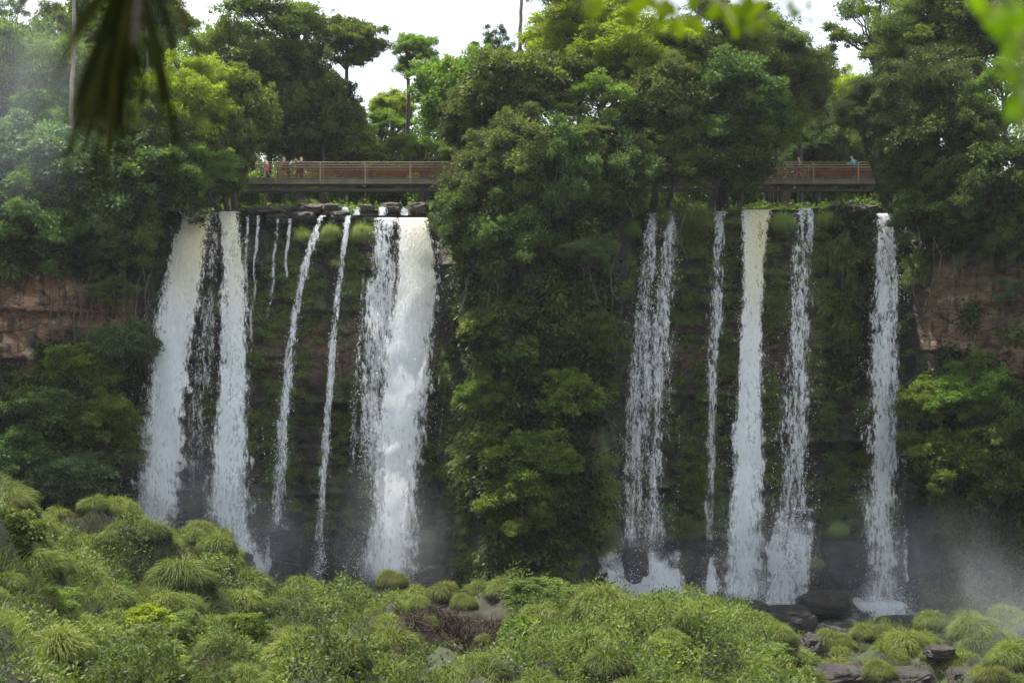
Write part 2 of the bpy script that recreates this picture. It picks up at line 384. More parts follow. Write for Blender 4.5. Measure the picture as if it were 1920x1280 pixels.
def land_z(x, y, bump=True):
    x = np.asarray(x, float); y = np.asarray(y, float)
    px = np.clip(x/np.maximum(y, 20)*S+960, -1499, 3399); yy = np.clip(y, -60, 129.9)
    j = np.clip(np.searchsorted(_PXs, px)-1, 0, 15); i = np.clip(np.searchsorted(_D, yy, side='right')-1, 0, 12)
    u = (px-_PXs[j])/(_PXs[j+1]-_PXs[j]); v = (yy-_D[i])/(_D[i+1]-_D[i]); v = v*v*(3-2*v)*.5+v*.5
    z = (_zr[i, j]*(1-u)+_zr[i, j+1]*u)*(1-v)+(_zr[i+1, j]*(1-u)+_zr[i+1, j+1]*u)*v
    if bump:
        q = np.stack([x*.28, y*.2, x*0], -1); n = fbm(q, 3, 31)
        q2 = np.stack([x*.9, y*.7, x*0], -1); n2 = fbm(q2, 2, 37)
        k = sm(35, 50, y)*sm(104, 92, y)
        z = z+k*((n-.5)*3.8+(n2-.5)*1.9)
    return z
xs = np.linspace(-75, 75, 420); ys = np.concatenate([np.linspace(-60, 36, 20), np.linspace(38, 118, 260)])
X, Y = np.meshgrid(xs, ys); mb = MB(); mb.add(np.stack([X, Y, land_z(X, Y)], -1).reshape(-1, 3), grid_faces(420, 280))
tag(link('ground', mb.mesh('ground', M['soil'])), kind='structure')
X, Y = np.meshgrid(np.linspace(-55, 55, 160), np.linspace(80, 113, 40)); mb = MB()
mb.add(np.stack([X, Y, 1.15+(fbm(np.stack([X*.5, Y*.5, X*0], -1), 3, 41)-.5)*.35], -1).reshape(-1, 3), grid_faces(160, 40))
tag(link('river', mb.mesh('river', M['water'])), kind='structure')
for x0, x1 in ((330, 830), (1190, 1710)):
    a = (x0-960)/S*111; b = (x1-960)/S*111
    X, Y = np.meshgrid(np.linspace(a, b, 60), np.linspace(111.2, 124, 20)); mb = MB()
    mb.add(np.stack([X, Y, ZT+.1+(Y-111)*.03+(fbm(np.stack([X, Y, X*0], -1), 3, 43)-.5)*.12], -1).reshape(-1, 3), grid_faces(60, 20))
    tag(link('upper_river', mb.mesh('upper_river', M['water'])), kind='structure')

# ------------------------------------------------------------------ rocks
def boulder_mesh(name, seed, sx, sy, sz, mat, dry=0., moss=0.):
    nu, nv = 44, 28
    U, V = np.meshgrid(np.linspace(0, 2*math.pi, nu), np.linspace(-math.pi/2, math.pi/2, nv))
    d = np.stack([np.cos(V)*np.cos(U), np.cos(V)*np.sin(U), np.sin(V)], -1)
    e = np.abs(d)**.6*np.sign(d)                                     # blocky
    r = .70+.62*fbm(d*1.3+seed*9.1, 3, seed)+.22*fbm(d*4+seed, 3, seed+5)-.14
    mb = MB(); mb.add((e*r[..., None]*np.array([sx, sy, sz])).reshape(-1, 3), grid_faces(nu, nv), dry=dry, moss=moss)
    return mb.mesh(name, mat)
def rock(px, py, D, wpx, hpx, label, group=None, dry=0., moss=.3, seed=1, dd=1.):
    w = wpx/S*D/2; h = hpx/S*D/2
    o = link('boulder', boulder_mesh('boulder', seed, w, max(w, h)*dd, h, M['boulder'], dry, moss), None, P(px, py, D))
    return tag(o, label, 'rock', group)
g = 'boulders along the lip of the falls'
for i, r in enumerate([
    (497, 397, 111.0, 78, 18, 'long flat brown boulder beside the second big fall on the lip', .25),
    (541, 395, 112.0, 34, 18, 'small grey boulder left of the round grass tuft on the lip', .1),
    (590, 393, 112.0, 60, 20, 'reddish boulder under the round grass tuft on the lip', .45),
    (622, 393, 111.0, 34, 22, 'dark rounded boulder just left of the small twin cascades', .15),
    (688, 393, 112.0, 30, 20, 'reddish dark block right of the small twin cascades on the lip', .2),
    (735, 392, 112.2, 40, 24, 'dark red block between two short trickles behind the third big fall', .2),
    (785, 393, 112.0, 44, 24, 'dark red block nearest the bush at the end of the left lip', .15),
    (480, 413, 110.3, 34, 22, 'grey hump at the left end of the lower row of lip stones', 0),
    (520, 412, 110.3, 40, 22, 'second grey hump of the lower row of lip stones', 0),
    (567, 409, 110.2, 46, 24, 'widest grey hump of the lower row of lip stones', 0),
    (640, 408, 110.0, 44, 22, 'dark hump between the two thin left falls', 0),
    (1585, 396, 110.3, 70, 28, 'dark brown block on the lip left of the rightmost fall', .15),
    (1625, 398, 111.0, 60, 24, 'flat wet block behind the rightmost fall on the lip', .05)]):
    rock(*r[:5], r[5], g, r[6], .3, 40+i, 1.2)
g = 'wet rocks at the foot of the falls'
for i, r in enumerate([
    (362, 965, 106.3, 95, 110, 'wet rock with moss between the two big left falls', 1.0),
    (540, 1040, 105.5, 70, 115, 'black square rock at the foot of the slanting thin fall', .2),
    (655, 1055, 106.0, 70, 95, 'mossy stepped rock left of the foot of the wide middle fall', .8),
    (820, 1095, 105.5, 90, 70, 'low dark rock right of the foot of the wide middle fall', .4),
    (450, 1075, 104.0, 60, 80, 'dark rock half under the grassy mound by the white chute', .3),
    (1190, 1075, 104.8, 60, 100, 'black rock splitting the foot of the twin fall', .0),
    (1225, 1060, 105.6, 60, 60, 'small wet rock inside the foot of the twin fall', .0),
    (1395, 1150, 100.0, 110, 38, 'flat black rock in front of the brightest right fall', .1),
    (1470, 1165, 98.0, 110, 60, 'long dark boulder right of the flat rock', .1),
    (1545, 1130, 103.0, 100, 44, 'broad dark boulder between the two right falls', .2),
    (1580, 1060, 105.5, 80, 90, 'upright dark rock between the two right falls', .4),
    (1495, 1010, 107.6, 70, 120, 'water streaked rock rib right of the brightest fall', .2),
    (1690, 1175, 100.5, 90, 34, 'low rock at the foot of the rightmost fall', .3),
    (1725, 1010, 106.3, 60, 120, 'dark rock rib beside the thin side trickle', .5)]):
    rock(*r[:5], r[5], g, 0., r[6], 70+i, 1.0)
g = 'bare rocks in the gully at lower right'
for i, r in enumerate([
    (1580, 1270, 76, 110, 44, 'dark slab in the gully at the bottom edge', .06),
    (1700, 1272, 78, 90, 36, 'dark slab right of the round tussock in the gully', .06),
    (1762, 1222, 84, 52, 24, 'dull brown rock in the misty gully', .06),
    (1812, 1270, 79, 70, 34, 'dark rock in the misty gully at the bottom edge', .06),
    (1520, 1222, 86, 40, 66, 'tall dark rock wall beside the bright hill', .06)]):
    rock(*r[:5], r[5], g, r[6], .2, 90+i, 1.0)

# ------------------------------------------------------------------ waterfalls
def fall(name, label, L, R, dens, D0=109.2, D1=107.6, silt=0., layers=3, soft=(.0, .9), edge=.8, flecks=6000, amax=1., top=True, cat='waterfall', group='waterfalls side by side', lowdens=0.):
    """L, R: left and right outline of the stream as (column, row) pairs, top to bottom"""
    if dens > .88: layers = 4
    L = np.array(L, float); R = np.array(R, float)
    y0 = max(L[0, 1], R[0, 1]); y1 = min(L[-1, 1], R[-1, 1])
    nv = max(12, int((y1-y0)/5)); nu = max(7, int(abs(R[:, 0].max()-L[:, 0].min())/12))
    mb = MB(); py = np.linspace(y0, y1, nv)
    lx = np.interp(py, L[:, 1], L[:, 0]); rx = np.interp(py, R[:, 1], R[:, 0])
    base = 0
    for la in range(layers):
        veil = dens > .88 and la == layers-1
        off = (la-(layers-1)/2)*.45; wid = 1.85 if veil else (1.36 if dens > .88 else 1.55)-.14*la
        v = np.linspace(0, 1, nv)[:, None]; u = np.linspace(-1, 1, nu)[None]
        D = D0+(D1-D0)*np.sqrt(v)+off*(.3+.7*v)*min(1, (rx-lx).max()/60.) - (1-u**2)*.4*np.minimum((rx-lx)/80., 1)[:, None]
        c = (lx+rx)/2; h = (rx-lx)/2*wid*1.1
        px = c[:, None]+h[:, None]*u; pts = Pn(px, py[:, None]+0*u, D)
        w = fbm(pts*np.array([.8, 0, .28])+la*31.7, 3, 50+la)-.5
        pts[..., 1] += w*1.2*(.3+v); pts[..., 0] += (fbm(pts*np.array([.3, 0, .5])+la*17, 3, 60+la)-.5)*.55*v
        en = .34*(fbm(pts*np.array([.0, 0, 1.3])+la*5+u[..., None]*3, 3, 66+la)-.5)
        ed = sm(1.0, 1-edge, np.abs(u)+en*(.6+1.6*v))
        dn = (dens+lowdens*v)*(ed**.62)*((.60+.12*v) if veil else (1-.10*la))-.16*(1-ed)
        stk = fbm(np.stack([px/13.+la*5, v*1.6+0*px, 0*px+len(label)], -1), 3, 64)
        dn = np.broadcast_to(dn, px.shape)*(.70+.56*stk)
        so = np.clip(soft[0]+(soft[1]-soft[0])*v**1.3+.55*(1-ed), 0, 1.15)
        si = silt*sm(.42, .0, v)*(.35+.65*sm(-.8, .2, u))*1.3 if silt else 0*px  # painted sun tint: strongest at the top, fading down the stream
        am = amax*(1. if dens > .88 else .84)*sm(0, .004, v)*sm(1.0, .955, v)+0*px
        if not top: am = am*np.clip((v*3.2+3.0*(fbm(pts*1.6, 2, 69)-.5)-.1), 0, 1)
        if top:                                      # the stream bends over the lip
            t = pts[:1].copy(); t[..., 1] = 110.9; t[..., 2] += .03
            m = pts[:1].copy(); m[..., 1] += .5; m[..., 2] += .04
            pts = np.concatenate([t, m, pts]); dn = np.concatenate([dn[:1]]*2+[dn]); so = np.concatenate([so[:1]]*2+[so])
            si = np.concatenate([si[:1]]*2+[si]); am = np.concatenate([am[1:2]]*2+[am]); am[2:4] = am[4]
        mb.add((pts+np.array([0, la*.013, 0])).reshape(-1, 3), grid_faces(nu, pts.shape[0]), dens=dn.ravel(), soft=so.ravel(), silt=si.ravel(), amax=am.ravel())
    root = link(name, mb.mesh(name, M['fall'])); tag(root, label, cat, group)
    if flecks:                                        # loose drops thrown round the stream
        k = int(flecks*.65); vv = rs.rand(k)**.9; uu = rs.normal(size=k)*.62; uu = np.clip(uu, -1.35, 1.35)
        yy = y0+vv*(y1-y0); l = np.interp(yy, L[:, 1], L[:, 0]); r = np.interp(yy, R[:, 1], R[:, 0])
        xx = (l+r)/2+(r-l)/2*uu*(1.0+.12*vv)
        p = Pn(xx, yy, D0+(D1-D0)*np.sqrt(vv)-.5+rs.normal(size=k)*.45)
        n = fbm(p*np.array([1.3, 0, .45]), 3, 71); p = p[n > .47]; k = len(p)
        a = unit(rs.normal(size=(k, 3))*np.array([.5, .4, 1])); b = unit(np.cross(a, rs.normal(size=(k, 3))))
        s = .012+.03*rs.rand(k, 1)**2
        v = np.stack([p-a*s*1.4, p+b*s*.6, p+a*s*1.4, p-b*s*.6], 1).reshape(-1, 3)
        f = MB(); f.add(v, np.arange(4*k).reshape(-1, 4)); o = link('spray', f.mesh('spray', M['spray']), root); tag(o, kind='stuff')
    return root

fall('waterfall', 'widest white fall at the far left with a yellow streak at its top',
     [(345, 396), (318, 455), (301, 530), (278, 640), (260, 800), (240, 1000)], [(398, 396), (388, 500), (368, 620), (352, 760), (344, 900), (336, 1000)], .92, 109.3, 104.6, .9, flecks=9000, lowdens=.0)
fall('waterfall', 'thin broken curtain of drops between the two big left falls',
     [(383, 398), (378, 500), (362, 640), (345, 800), (345, 950)], [(414, 396), (412, 500), (408, 640), (398, 800), (385, 950)], .56, 109.4, 106.6, .3, layers=2, flecks=2500)
fall('waterfall', 'second big white fall that spreads into foam beside the grassy mound',
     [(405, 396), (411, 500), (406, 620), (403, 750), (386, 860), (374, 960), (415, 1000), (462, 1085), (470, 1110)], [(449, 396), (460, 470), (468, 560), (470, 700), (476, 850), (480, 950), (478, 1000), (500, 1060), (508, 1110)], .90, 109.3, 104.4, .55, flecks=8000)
fall('waterfall', 'white chute running down to the left of the black square rock',
     [(522, 985), (497, 1030), (484, 1070), (470, 1110)], [(546, 985), (530, 1030), (512, 1070), (505, 1110)], .85, 105.4, 104.2, layers=2, flecks=900, top=False, soft=(.5, .9))
fall('waterfall', 'slender fall slanting left beneath the first lip tussocks',
     [(596, 404), (560, 500), (534, 640), (520, 780), (508, 900), (503, 995)], [(610, 404), (582, 500), (560, 600), (546, 760), (538, 900), (535, 995)], .70, 109.3, 105.6, flecks=3500, soft=(0, 1.))
fall('waterfall', 'narrowest straight white fall just left of the wide middle fall',
     [(645, 404), (630, 520), (615, 640), (604, 800), (594, 940), (588, 1085)], [(660, 404), (645, 500), (634, 640), (622, 800), (612, 940), (610, 1085)], .70, 109.3, 105.8, flecks=3000, soft=(0, 1.))
fall('waterfall', 'broad middle fall whose right half is the densest white',
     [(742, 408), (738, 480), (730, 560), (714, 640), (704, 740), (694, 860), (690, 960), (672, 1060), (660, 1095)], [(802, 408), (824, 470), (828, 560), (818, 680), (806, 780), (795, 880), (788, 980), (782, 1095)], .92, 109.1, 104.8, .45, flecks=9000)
fall('waterfall', 'veil of broken drops on the left side of the broad middle fall',
     [(696, 408), (688, 500), (678, 600), (672, 700), (668, 800), (676, 900)], [(750, 408), (746, 480), (738, 600), (728, 700), (722, 800), (720, 900)], .74, 109.3, 106.2, layers=2, flecks=5000)
fall('waterfall', 'faint trickle down the green wall between narrow fall and broad fall',
     [(680, 470), (668, 650), (655, 800), (650, 890)], [(688, 470), (678, 650), (668, 800), (662, 890)], .6, 109.3, 106.6, layers=2, flecks=500, top=False)
for i, (a, b, c, d, lab) in enumerate([(464, 404, 460, 560, 'hair thin trickle nearest the second big fall'), (484, 404, 470, 640, 'long hair thin trickle on the bare dark wall'),
                                       (521, 404, 503, 600, 'double hair thin trickle left of the green ledge'), (543, 410, 536, 520, 'short hair thin trickle above the hanging grass')]):
    fall('trickle', lab, [(a-3, b), (c-3, d)], [(a+4, b), (c+4, d)], .75, 109.6, 108.2, layers=1, flecks=250, group='thin trickles on the left wall')
for a, lab in [(647, 'left one of two small cascades on the upper lip'), (668, 'right one of two small cascades on the upper lip'), (718, 'short cascade between dark red blocks, left of its twin'), (761, 'short cascade between dark red blocks, nearest the bush')]:
    fall('cascade', lab, [(a-8, 388), (a-9, 404)], [(a+7, 388), (a+6, 404)], .85, 111.2, 110.7, layers=2, flecks=120, soft=(0, .1), group='small cascades on the upper lip', top=False)
fall('waterfall', 'left strand of the lacy twin fall right of the middle buttress',
     [(1211, 398), (1192, 520), (1176, 650), (1164, 800), (1156, 960), (1150, 1030)], [(1236, 398), (1234, 520), (1228, 650), (1222, 800), (1216, 960), (1214, 1030)], .66, 109.3, 105.6, flecks=6500, soft=(0, .8))
fall('waterfall', 'right strand of the lacy twin fall right of the middle buttress',
     [(1249, 396), (1228, 520), (1210, 650), (1200, 800), (1192, 960), (1188, 1030)], [(1273, 396), (1272, 500), (1266, 650), (1260, 800), (1256, 960), (1256, 1030)], .65, 109.3, 105.6, flecks=7500, soft=(0, .8))
fall('cascade', 'foaming fan where the twin fall breaks over black rocks',
     [(1152, 1008), (1145, 1050), (1120, 1128)], [(1254, 1030), (1250, 1060), (1264, 1128)], .80, 105.0, 103.6, layers=3, flecks=4500, top=False, soft=(.2, .3), edge=.25)
fall('waterfall', 'pair of thin threads left of the brightest right fall',
     [(1336, 396), (1326, 560), (1322, 700), (1322, 900), (1322, 1030)], [(1366, 396), (1360, 560), (1350, 700), (1342, 900), (1340, 1030)], .70, 109.5, 106.8, layers=2, flecks=1800)
fall('waterfall', 'brightest dense white fall in the middle of the right group',
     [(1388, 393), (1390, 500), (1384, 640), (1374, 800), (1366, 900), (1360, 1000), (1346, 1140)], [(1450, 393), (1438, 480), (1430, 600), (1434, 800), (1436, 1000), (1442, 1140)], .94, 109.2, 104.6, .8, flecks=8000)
fall('waterfall', 'short white spout at the left foot of the brightest right fall',
     [(1330, 1035), (1322, 1080), (1318, 1128)], [(1350, 1035), (1350, 1080), (1352, 1128)], .8, 105.2, 104.2, layers=2, flecks=700, top=False, soft=(.3, .5))
fall('waterfall', 'wide thin veil right of the brightest fall ending on a rock rib',
     [(1492, 390), (1480, 500), (1466, 700), (1456, 850), (1450, 960), (1444, 1060)], [(1530, 388), (1528, 500), (1526, 700), (1522, 850), (1520, 960), (1516, 1060)], .66, 109.3, 106.0, flecks=6500, soft=(0, .9))
fall('cascade', 'stepped cascade running down the streaked rock rib',
     [(1462, 950), (1448, 1030), (1440, 1140)], [(1520, 930), (1518, 1010), (1502, 1150)], .74, 105.2, 103.8, layers=3, flecks=3500, top=False, soft=(.1, .5), edge=.3)
fall('waterfall', 'separate lacy fall at the far right with the red cliff beyond',
     [(1642, 400), (1634, 520), (1626, 650), (1620, 800), (1614, 950), (1612, 1060), (1606, 1150)], [(1678, 400), (1690, 520), (1694, 700), (1692, 900), (1696, 1000), (1694, 1150)], .75, 109.3, 105.2, flecks=8000, soft=(0, .8))
fall('cascade', 'low white gush at the foot of the far right fall',
     [(1604, 1118), (1618, 1140), (1650, 1165)], [(1628, 1110), (1690, 1130), (1692, 1165)], .85, 104.4, 103.4, layers=2, flecks=1500, top=False, soft=(.2, .4), edge=.3)
fall('trickle', 'thin side trickle right of the foot of the far right fall',
     [(1694, 990), (1694, 1090)], [(1706, 990), (1704, 1090)], .7, 105.8, 105.0, layers=2, flecks=400, top=False, soft=(.3, .6), group=None)

# white splash thrown up where the streams land
mb = MB()
for (px_, py_, D_, sx_, sz_, k) in [(290, 975, 104.8, 1.5, 1.3, 7000), (430, 1010, 104.2, 1.5, 1.6, 7000), (485, 1075, 103.8, 1.0, 1.0, 4000), (520, 1020, 105, .7, 1.0, 2000), (600, 1065, 105.2, .6, .9, 2000), (715, 1050, 104.4, 1.9, 1.4, 9000),
                                    (1205, 1080, 103.6, 1.9, 1.1, 8000), (1390, 1095, 104, 1.7, 1.3, 8000), (1475, 1080, 103.6, 1.4, 1.9, 6000), (1335, 1090, 104.2, .6, 1.1, 1800), (1655, 1120, 104, 1.8, 1.2, 7000)]:
    c = np.array(P(px_, py_, D_)); p = c+rs.normal(size=(k, 3))*np.array([sx_, .7, sz_])*(.35+.65*rs.rand(k, 1)); p[:, 2] -= .12*(p[:, 0]-c[0])**2
    n = fbm(p*np.array([1.1, 1.1, .8]), 3, 72); p = p[n > .44]; k = len(p)
    a = unit(rs.normal(size=(k, 3))); b = unit(np.cross(a, rs.normal(size=(k, 3)))); q = .012+.030*rs.rand(k, 1)**2
    mb.add(np.stack([p-a*q, p+b*q*.6, p+a*q, p-b*q*.6], 1).reshape(-1, 3), np.arange(4*k).reshape(-1, 4))
tag(link('splash', mb.mesh('splash', M['spray'])), kind='stuff')

# ------------------------------------------------------------------ mist at the foot of the falls
mm, nt = newmat('mist'); vp = nt.nodes.new('ShaderNodeVolumePrincipled'); vp.inputs['Color'].default_value = (.86, .93, 1, 1)
vp.inputs['Anisotropy'].default_value = .2
_t = nt.nodes.new('ShaderNodeTexCoord'); _g = nt.nodes.new('ShaderNodeTexGradient'); _g.gradient_type = 'SPHERICAL'; nt.links.new(_t.outputs['Object'], _g.inputs['Vector'])
_n = noise(nt, 2.6, 3, _t.outputs['Object'], .6)
_d = mathn(nt, 'MULTIPLY', mathn(nt, 'POWER', _g.outputs['Fac'], 1.3), mathn(nt, 'MULTIPLY_ADD', _n, 2.4, -.6, clamp=True))
nt.links.new(mathn(nt, 'MULTIPLY', _d, .13), vp.inputs['Density'])
o = nt.nodes.new('ShaderNodeOutputMaterial'); nt.links.new(vp.outputs[0], o.inputs['Volume'])
_U, _V = np.meshgrid(np.linspace(0, 2*math.pi, 33), np.linspace(-math.pi/2, math.pi/2, 17))
_mb = MB(); _mb.add(np.stack([np.cos(_V)*np.cos(_U), np.cos(_V)*np.sin(_U), np.sin(_V)], -1).reshape(-1, 3), grid_faces(33, 17)); mistme = _mb.mesh('mist', mm)
def mist(px, py, D, rx, rz, ry):
    o = tag(link('mist', mistme, None, P(px, py, D)), kind='stuff'); o.scale = (rx, ry, rz)
for m_ in [(330, 950, 103.5, 5.5, 6.5, 3.5), (450, 1020, 103, 4.5, 6.0, 3), (520, 1030, 103, 3.5, 5.0, 3), (720, 1030, 103, 5.5, 6.5, 3.5), (1210, 1070, 102.5, 4.5, 5.0, 3),
           (1400, 1070, 102.5, 5.0, 6.5, 3), (1490, 1060, 102.5, 4.0, 5.5, 3), (1660, 1090, 102, 5.5, 7.5, 3.5), (1800, 1110, 98, 6.5, 6.0, 2.2), (1900, 1180, 90, 5.5, 5, 2.2), (30, 180, 100, 6, 9, 1.2)]:
    mist(*m_)

# ------------------------------------------------------------------ plants: prototypes
def ell_pts(n, zlo=-.6):
    d = unit(rs.normal(size=(n*4, 3))); d = d[d[:, 2] > zlo][:n]; return d
def bough(mb, c, r, flat, nspr, nleaf, L, Wd, droop, up, tint0, outward=None):
    d = unit(rs.normal(size=(nspr, 3))); d[:, 2] = np.where(d[:, 2] < -.35, -d[:, 2], d[:, 2])
    rr = r*(.30+.95*rs.rand(nspr, 1)**.8)*(.7+.6*vnoise(d*1.9+c, 3)[:, None])
    p = c+d*rr*np.array([1, 1, flat])
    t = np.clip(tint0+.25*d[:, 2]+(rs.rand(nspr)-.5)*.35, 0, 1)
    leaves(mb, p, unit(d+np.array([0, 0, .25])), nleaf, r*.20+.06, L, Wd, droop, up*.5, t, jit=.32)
CROWN = {}
def make_crown(kind, seed):
    """a crown about 4 m in radius round the origin -> (leaf mesh, limb mesh)"""
    global rs; keep = rs; rs = np.random.RandomState(seed)
    mb = MB(); lb = MB(); cs = []
    so_ = np.array([seed*3.7, seed*1.3, 0.])
    def lobes(n, zlo, rx, rz, lo, hi):
        for d in ell_pts(n, zlo):
            q = lo+(hi-lo)*rs.rand()**.8; q *= .55+.85*vnoise((d*1.5+so_)[None], 17)[0]
            yield d*np.array([rx, rx, rz])*q
    if kind == 'broad':
        for c in lobes(50, -.75, 3.4, 3.3, .65, 1.15): cs.append((c, .75+.7*rs.rand()))
        for c, r in cs: bough(mb, c, r, .7, 44, 12, .36, .18, .35, .9, .45+.5*(rs.rand()-.5))
    elif kind == 'dense':
        for c in lobes(62, -.85, 3.6, 3.5, .75, 1.1): cs.append((c, .7+.55*rs.rand()))
        for c, r in cs: bough(mb, c, r, .8, 52, 12, .28, .13, .3, .8, .4+.55*(rs.rand()-.5))
    elif kind == 'layer':
        for k in range(13):
            a = rs.rand()*6.283; q0 = .4+2.9*rs.rand()**.7; pc = np.array([math.cos(a)*q0, math.sin(a)*q0, 2.6-.45*q0-4.2*rs.rand()**1.3]); R0 = .7+.9*rs.rand()
            for _ in range(7):
                a = rs.rand()*6.283; q = rs.rand()**.5*R0; cs.append((pc+np.array([math.cos(a)*q, math.sin(a)*q, -.15*q*q+(rs.rand()-.5)*.8]), .35+.45*rs.rand()))
        for c, r in cs: bough(mb, c, r, .55, 30, 13, .20, .08, .2, 1.2, .5+.5*(rs.rand()-.5))
    elif kind == 'feather':
        for c in lobes(64, -.7, 3.5, 3.6, .6, 1.15): cs.append((c, .65+.65*rs.rand()))
        for c, r in cs: bough(mb, c, r, .75, 46, 14, .38, .075, .55, .6, .5+.5*(rs.rand()-.5))
    elif kind == 'open':
        for c in lobes(30, -.5, 3.4, 3.4, .4, 1.2): cs.append((c, .45+.45*rs.rand()))
        for c, r in cs: bough(mb, c, r, .5, 32, 11, .24, .10, .2, 1.1, .45+.4*(rs.rand()-.5))
    elif kind == 'conifer':
        for c in lobes(76, -.8, 3.5, 3.5, .5, 1.15): cs.append((c, .6+.55*rs.rand()))
        for c, r in cs: bough(mb, c, r, .5, 44, 15, .34, .055, .0, .8, .4+.5*(rs.rand()-.5))
    elif kind == 'bigleaf':
        for c in lobes(34, -.6, 3.2, 3.2, .65, 1.15): cs.append((c, .8+.55*rs.rand()))
        for c, r in cs: bough(mb, c, r, .8, 36, 9, .58, .28, .6, .8, .45+.45*(rs.rand()-.5))
    for _ in range(90):                                 # stray sprays that break the outline
        c_, r_ = cs[rs.randint(len(cs)//3)*3]; d_ = unit(c_*np.array([1, 1, .8])+rs.normal(size=3)*.8); q_ = c_+d_*r_*(.9+.7*rs.rand())
        bough(mb, q_, .28+.2*rs.rand(), .5, 9, 10, .22, .09, .2, .9, .6+.4*(rs.rand()-.5))
        tube(lb, curve(c_, q_, .05, 5, .08), np.linspace(.03, .012, 5), 4)
    # limbs from below the crown out to the boughs
    for i, (c, r) in enumerate(cs):
        if i % 3 and kind != 'open': continue
        b0 = np.array([0, 0, -3.4+2.6*rs.rand()])
        m = b0+(c-b0)*.45+rs.normal(size=3)*np.array([.4, .4, .3]); m[2] = min(m[2], c[2]-.1)
        c = np.asarray(c); t = np.linspace(0, 1, 8)[:, None]
        q = (1-t)**2*b0+2*t*(1-t)*m+t*t*c; q[1:-1] += rs.normal(size=(6, 3))*.07
        tube(lb, q, np.linspace(.13, .025, 8), 5)
        for _ in range(3):
            e = c+rs.normal(size=3)*r*.55; tube(lb, curve(q[5], e, .1, 5, .12), np.linspace(.035, .01, 5), 4)
    CROWN[(kind, seed)] = (mb.mesh('crown', M['mid']), lb.mesh('limbs', M['darkbark'])); rs = keep
for kd, sd_ in [('broad', 1), ('broad', 2), ('dense', 3), ('dense', 4), ('layer', 5), ('layer', 6), ('feather', 7), ('feather', 8), ('open', 9), ('open', 10), ('conifer', 11), ('conifer', 12), ('bigleaf', 13)]:
    make_crown(kd, sd_)
KEYS = {}
for k in CROWN: KEYS.setdefault(k[0], []).append(k)
cnt = {}
def setmat(o, m):
    o.material_slots[0].link = 'OBJECT'; o.material_slots[0].material = m
def tree(px, py, D, rx, rz, kind, mat, label, cat='tree', bark='darkbark', group='forest trees round the falls', name='tree', lean=0., trunk_r=.22, foot=None):
    c = P(px, py, D); sx = rx/S*D/4.0; sz = rz/S*D/4.0
    fy = max(D, float(cliff_y(c.x))+1.4); fz = ZT+.7+.02*max(0, fy-112)
    if foot is not None: fx, fy, fz = P(*foot)
    else: fx = c.x+lean
    if fz > c.z-sz*3.4*.6: fz = min(fz, c.z-sz*3.2)
    r = empty(name, (fx, fy, fz), label, cat, group)
    kk = KEYS[kind]; n = cnt.get(kind, 0); cnt[kind] = n+1; key = kk[n % len(kk)]
    loc = Vector((c.x-fx, D-fy, c.z-fz)); rot = rs.rand()*6.283
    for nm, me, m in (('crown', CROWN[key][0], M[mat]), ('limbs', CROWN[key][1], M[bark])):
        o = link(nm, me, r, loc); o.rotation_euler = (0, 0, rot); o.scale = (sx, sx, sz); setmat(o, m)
    tb = MB(); e = loc+Vector((0, 0, -3.35*sz)); e2 = loc+Vector((0, 0, 1.2*sz))
    h = curve((0, 0, -.8), e, 0, 7, .25*sx); q = np.concatenate([h, curve(e, e2, 0, 4, .2)[1:]])
    k = trunk_r*(.6+.5*sx); tube(tb, q, np.linspace(k*1.3, k*.3, len(q)), 8, .25)
    link('trunk', tb.mesh('trunk', M[bark]), r)
    return r

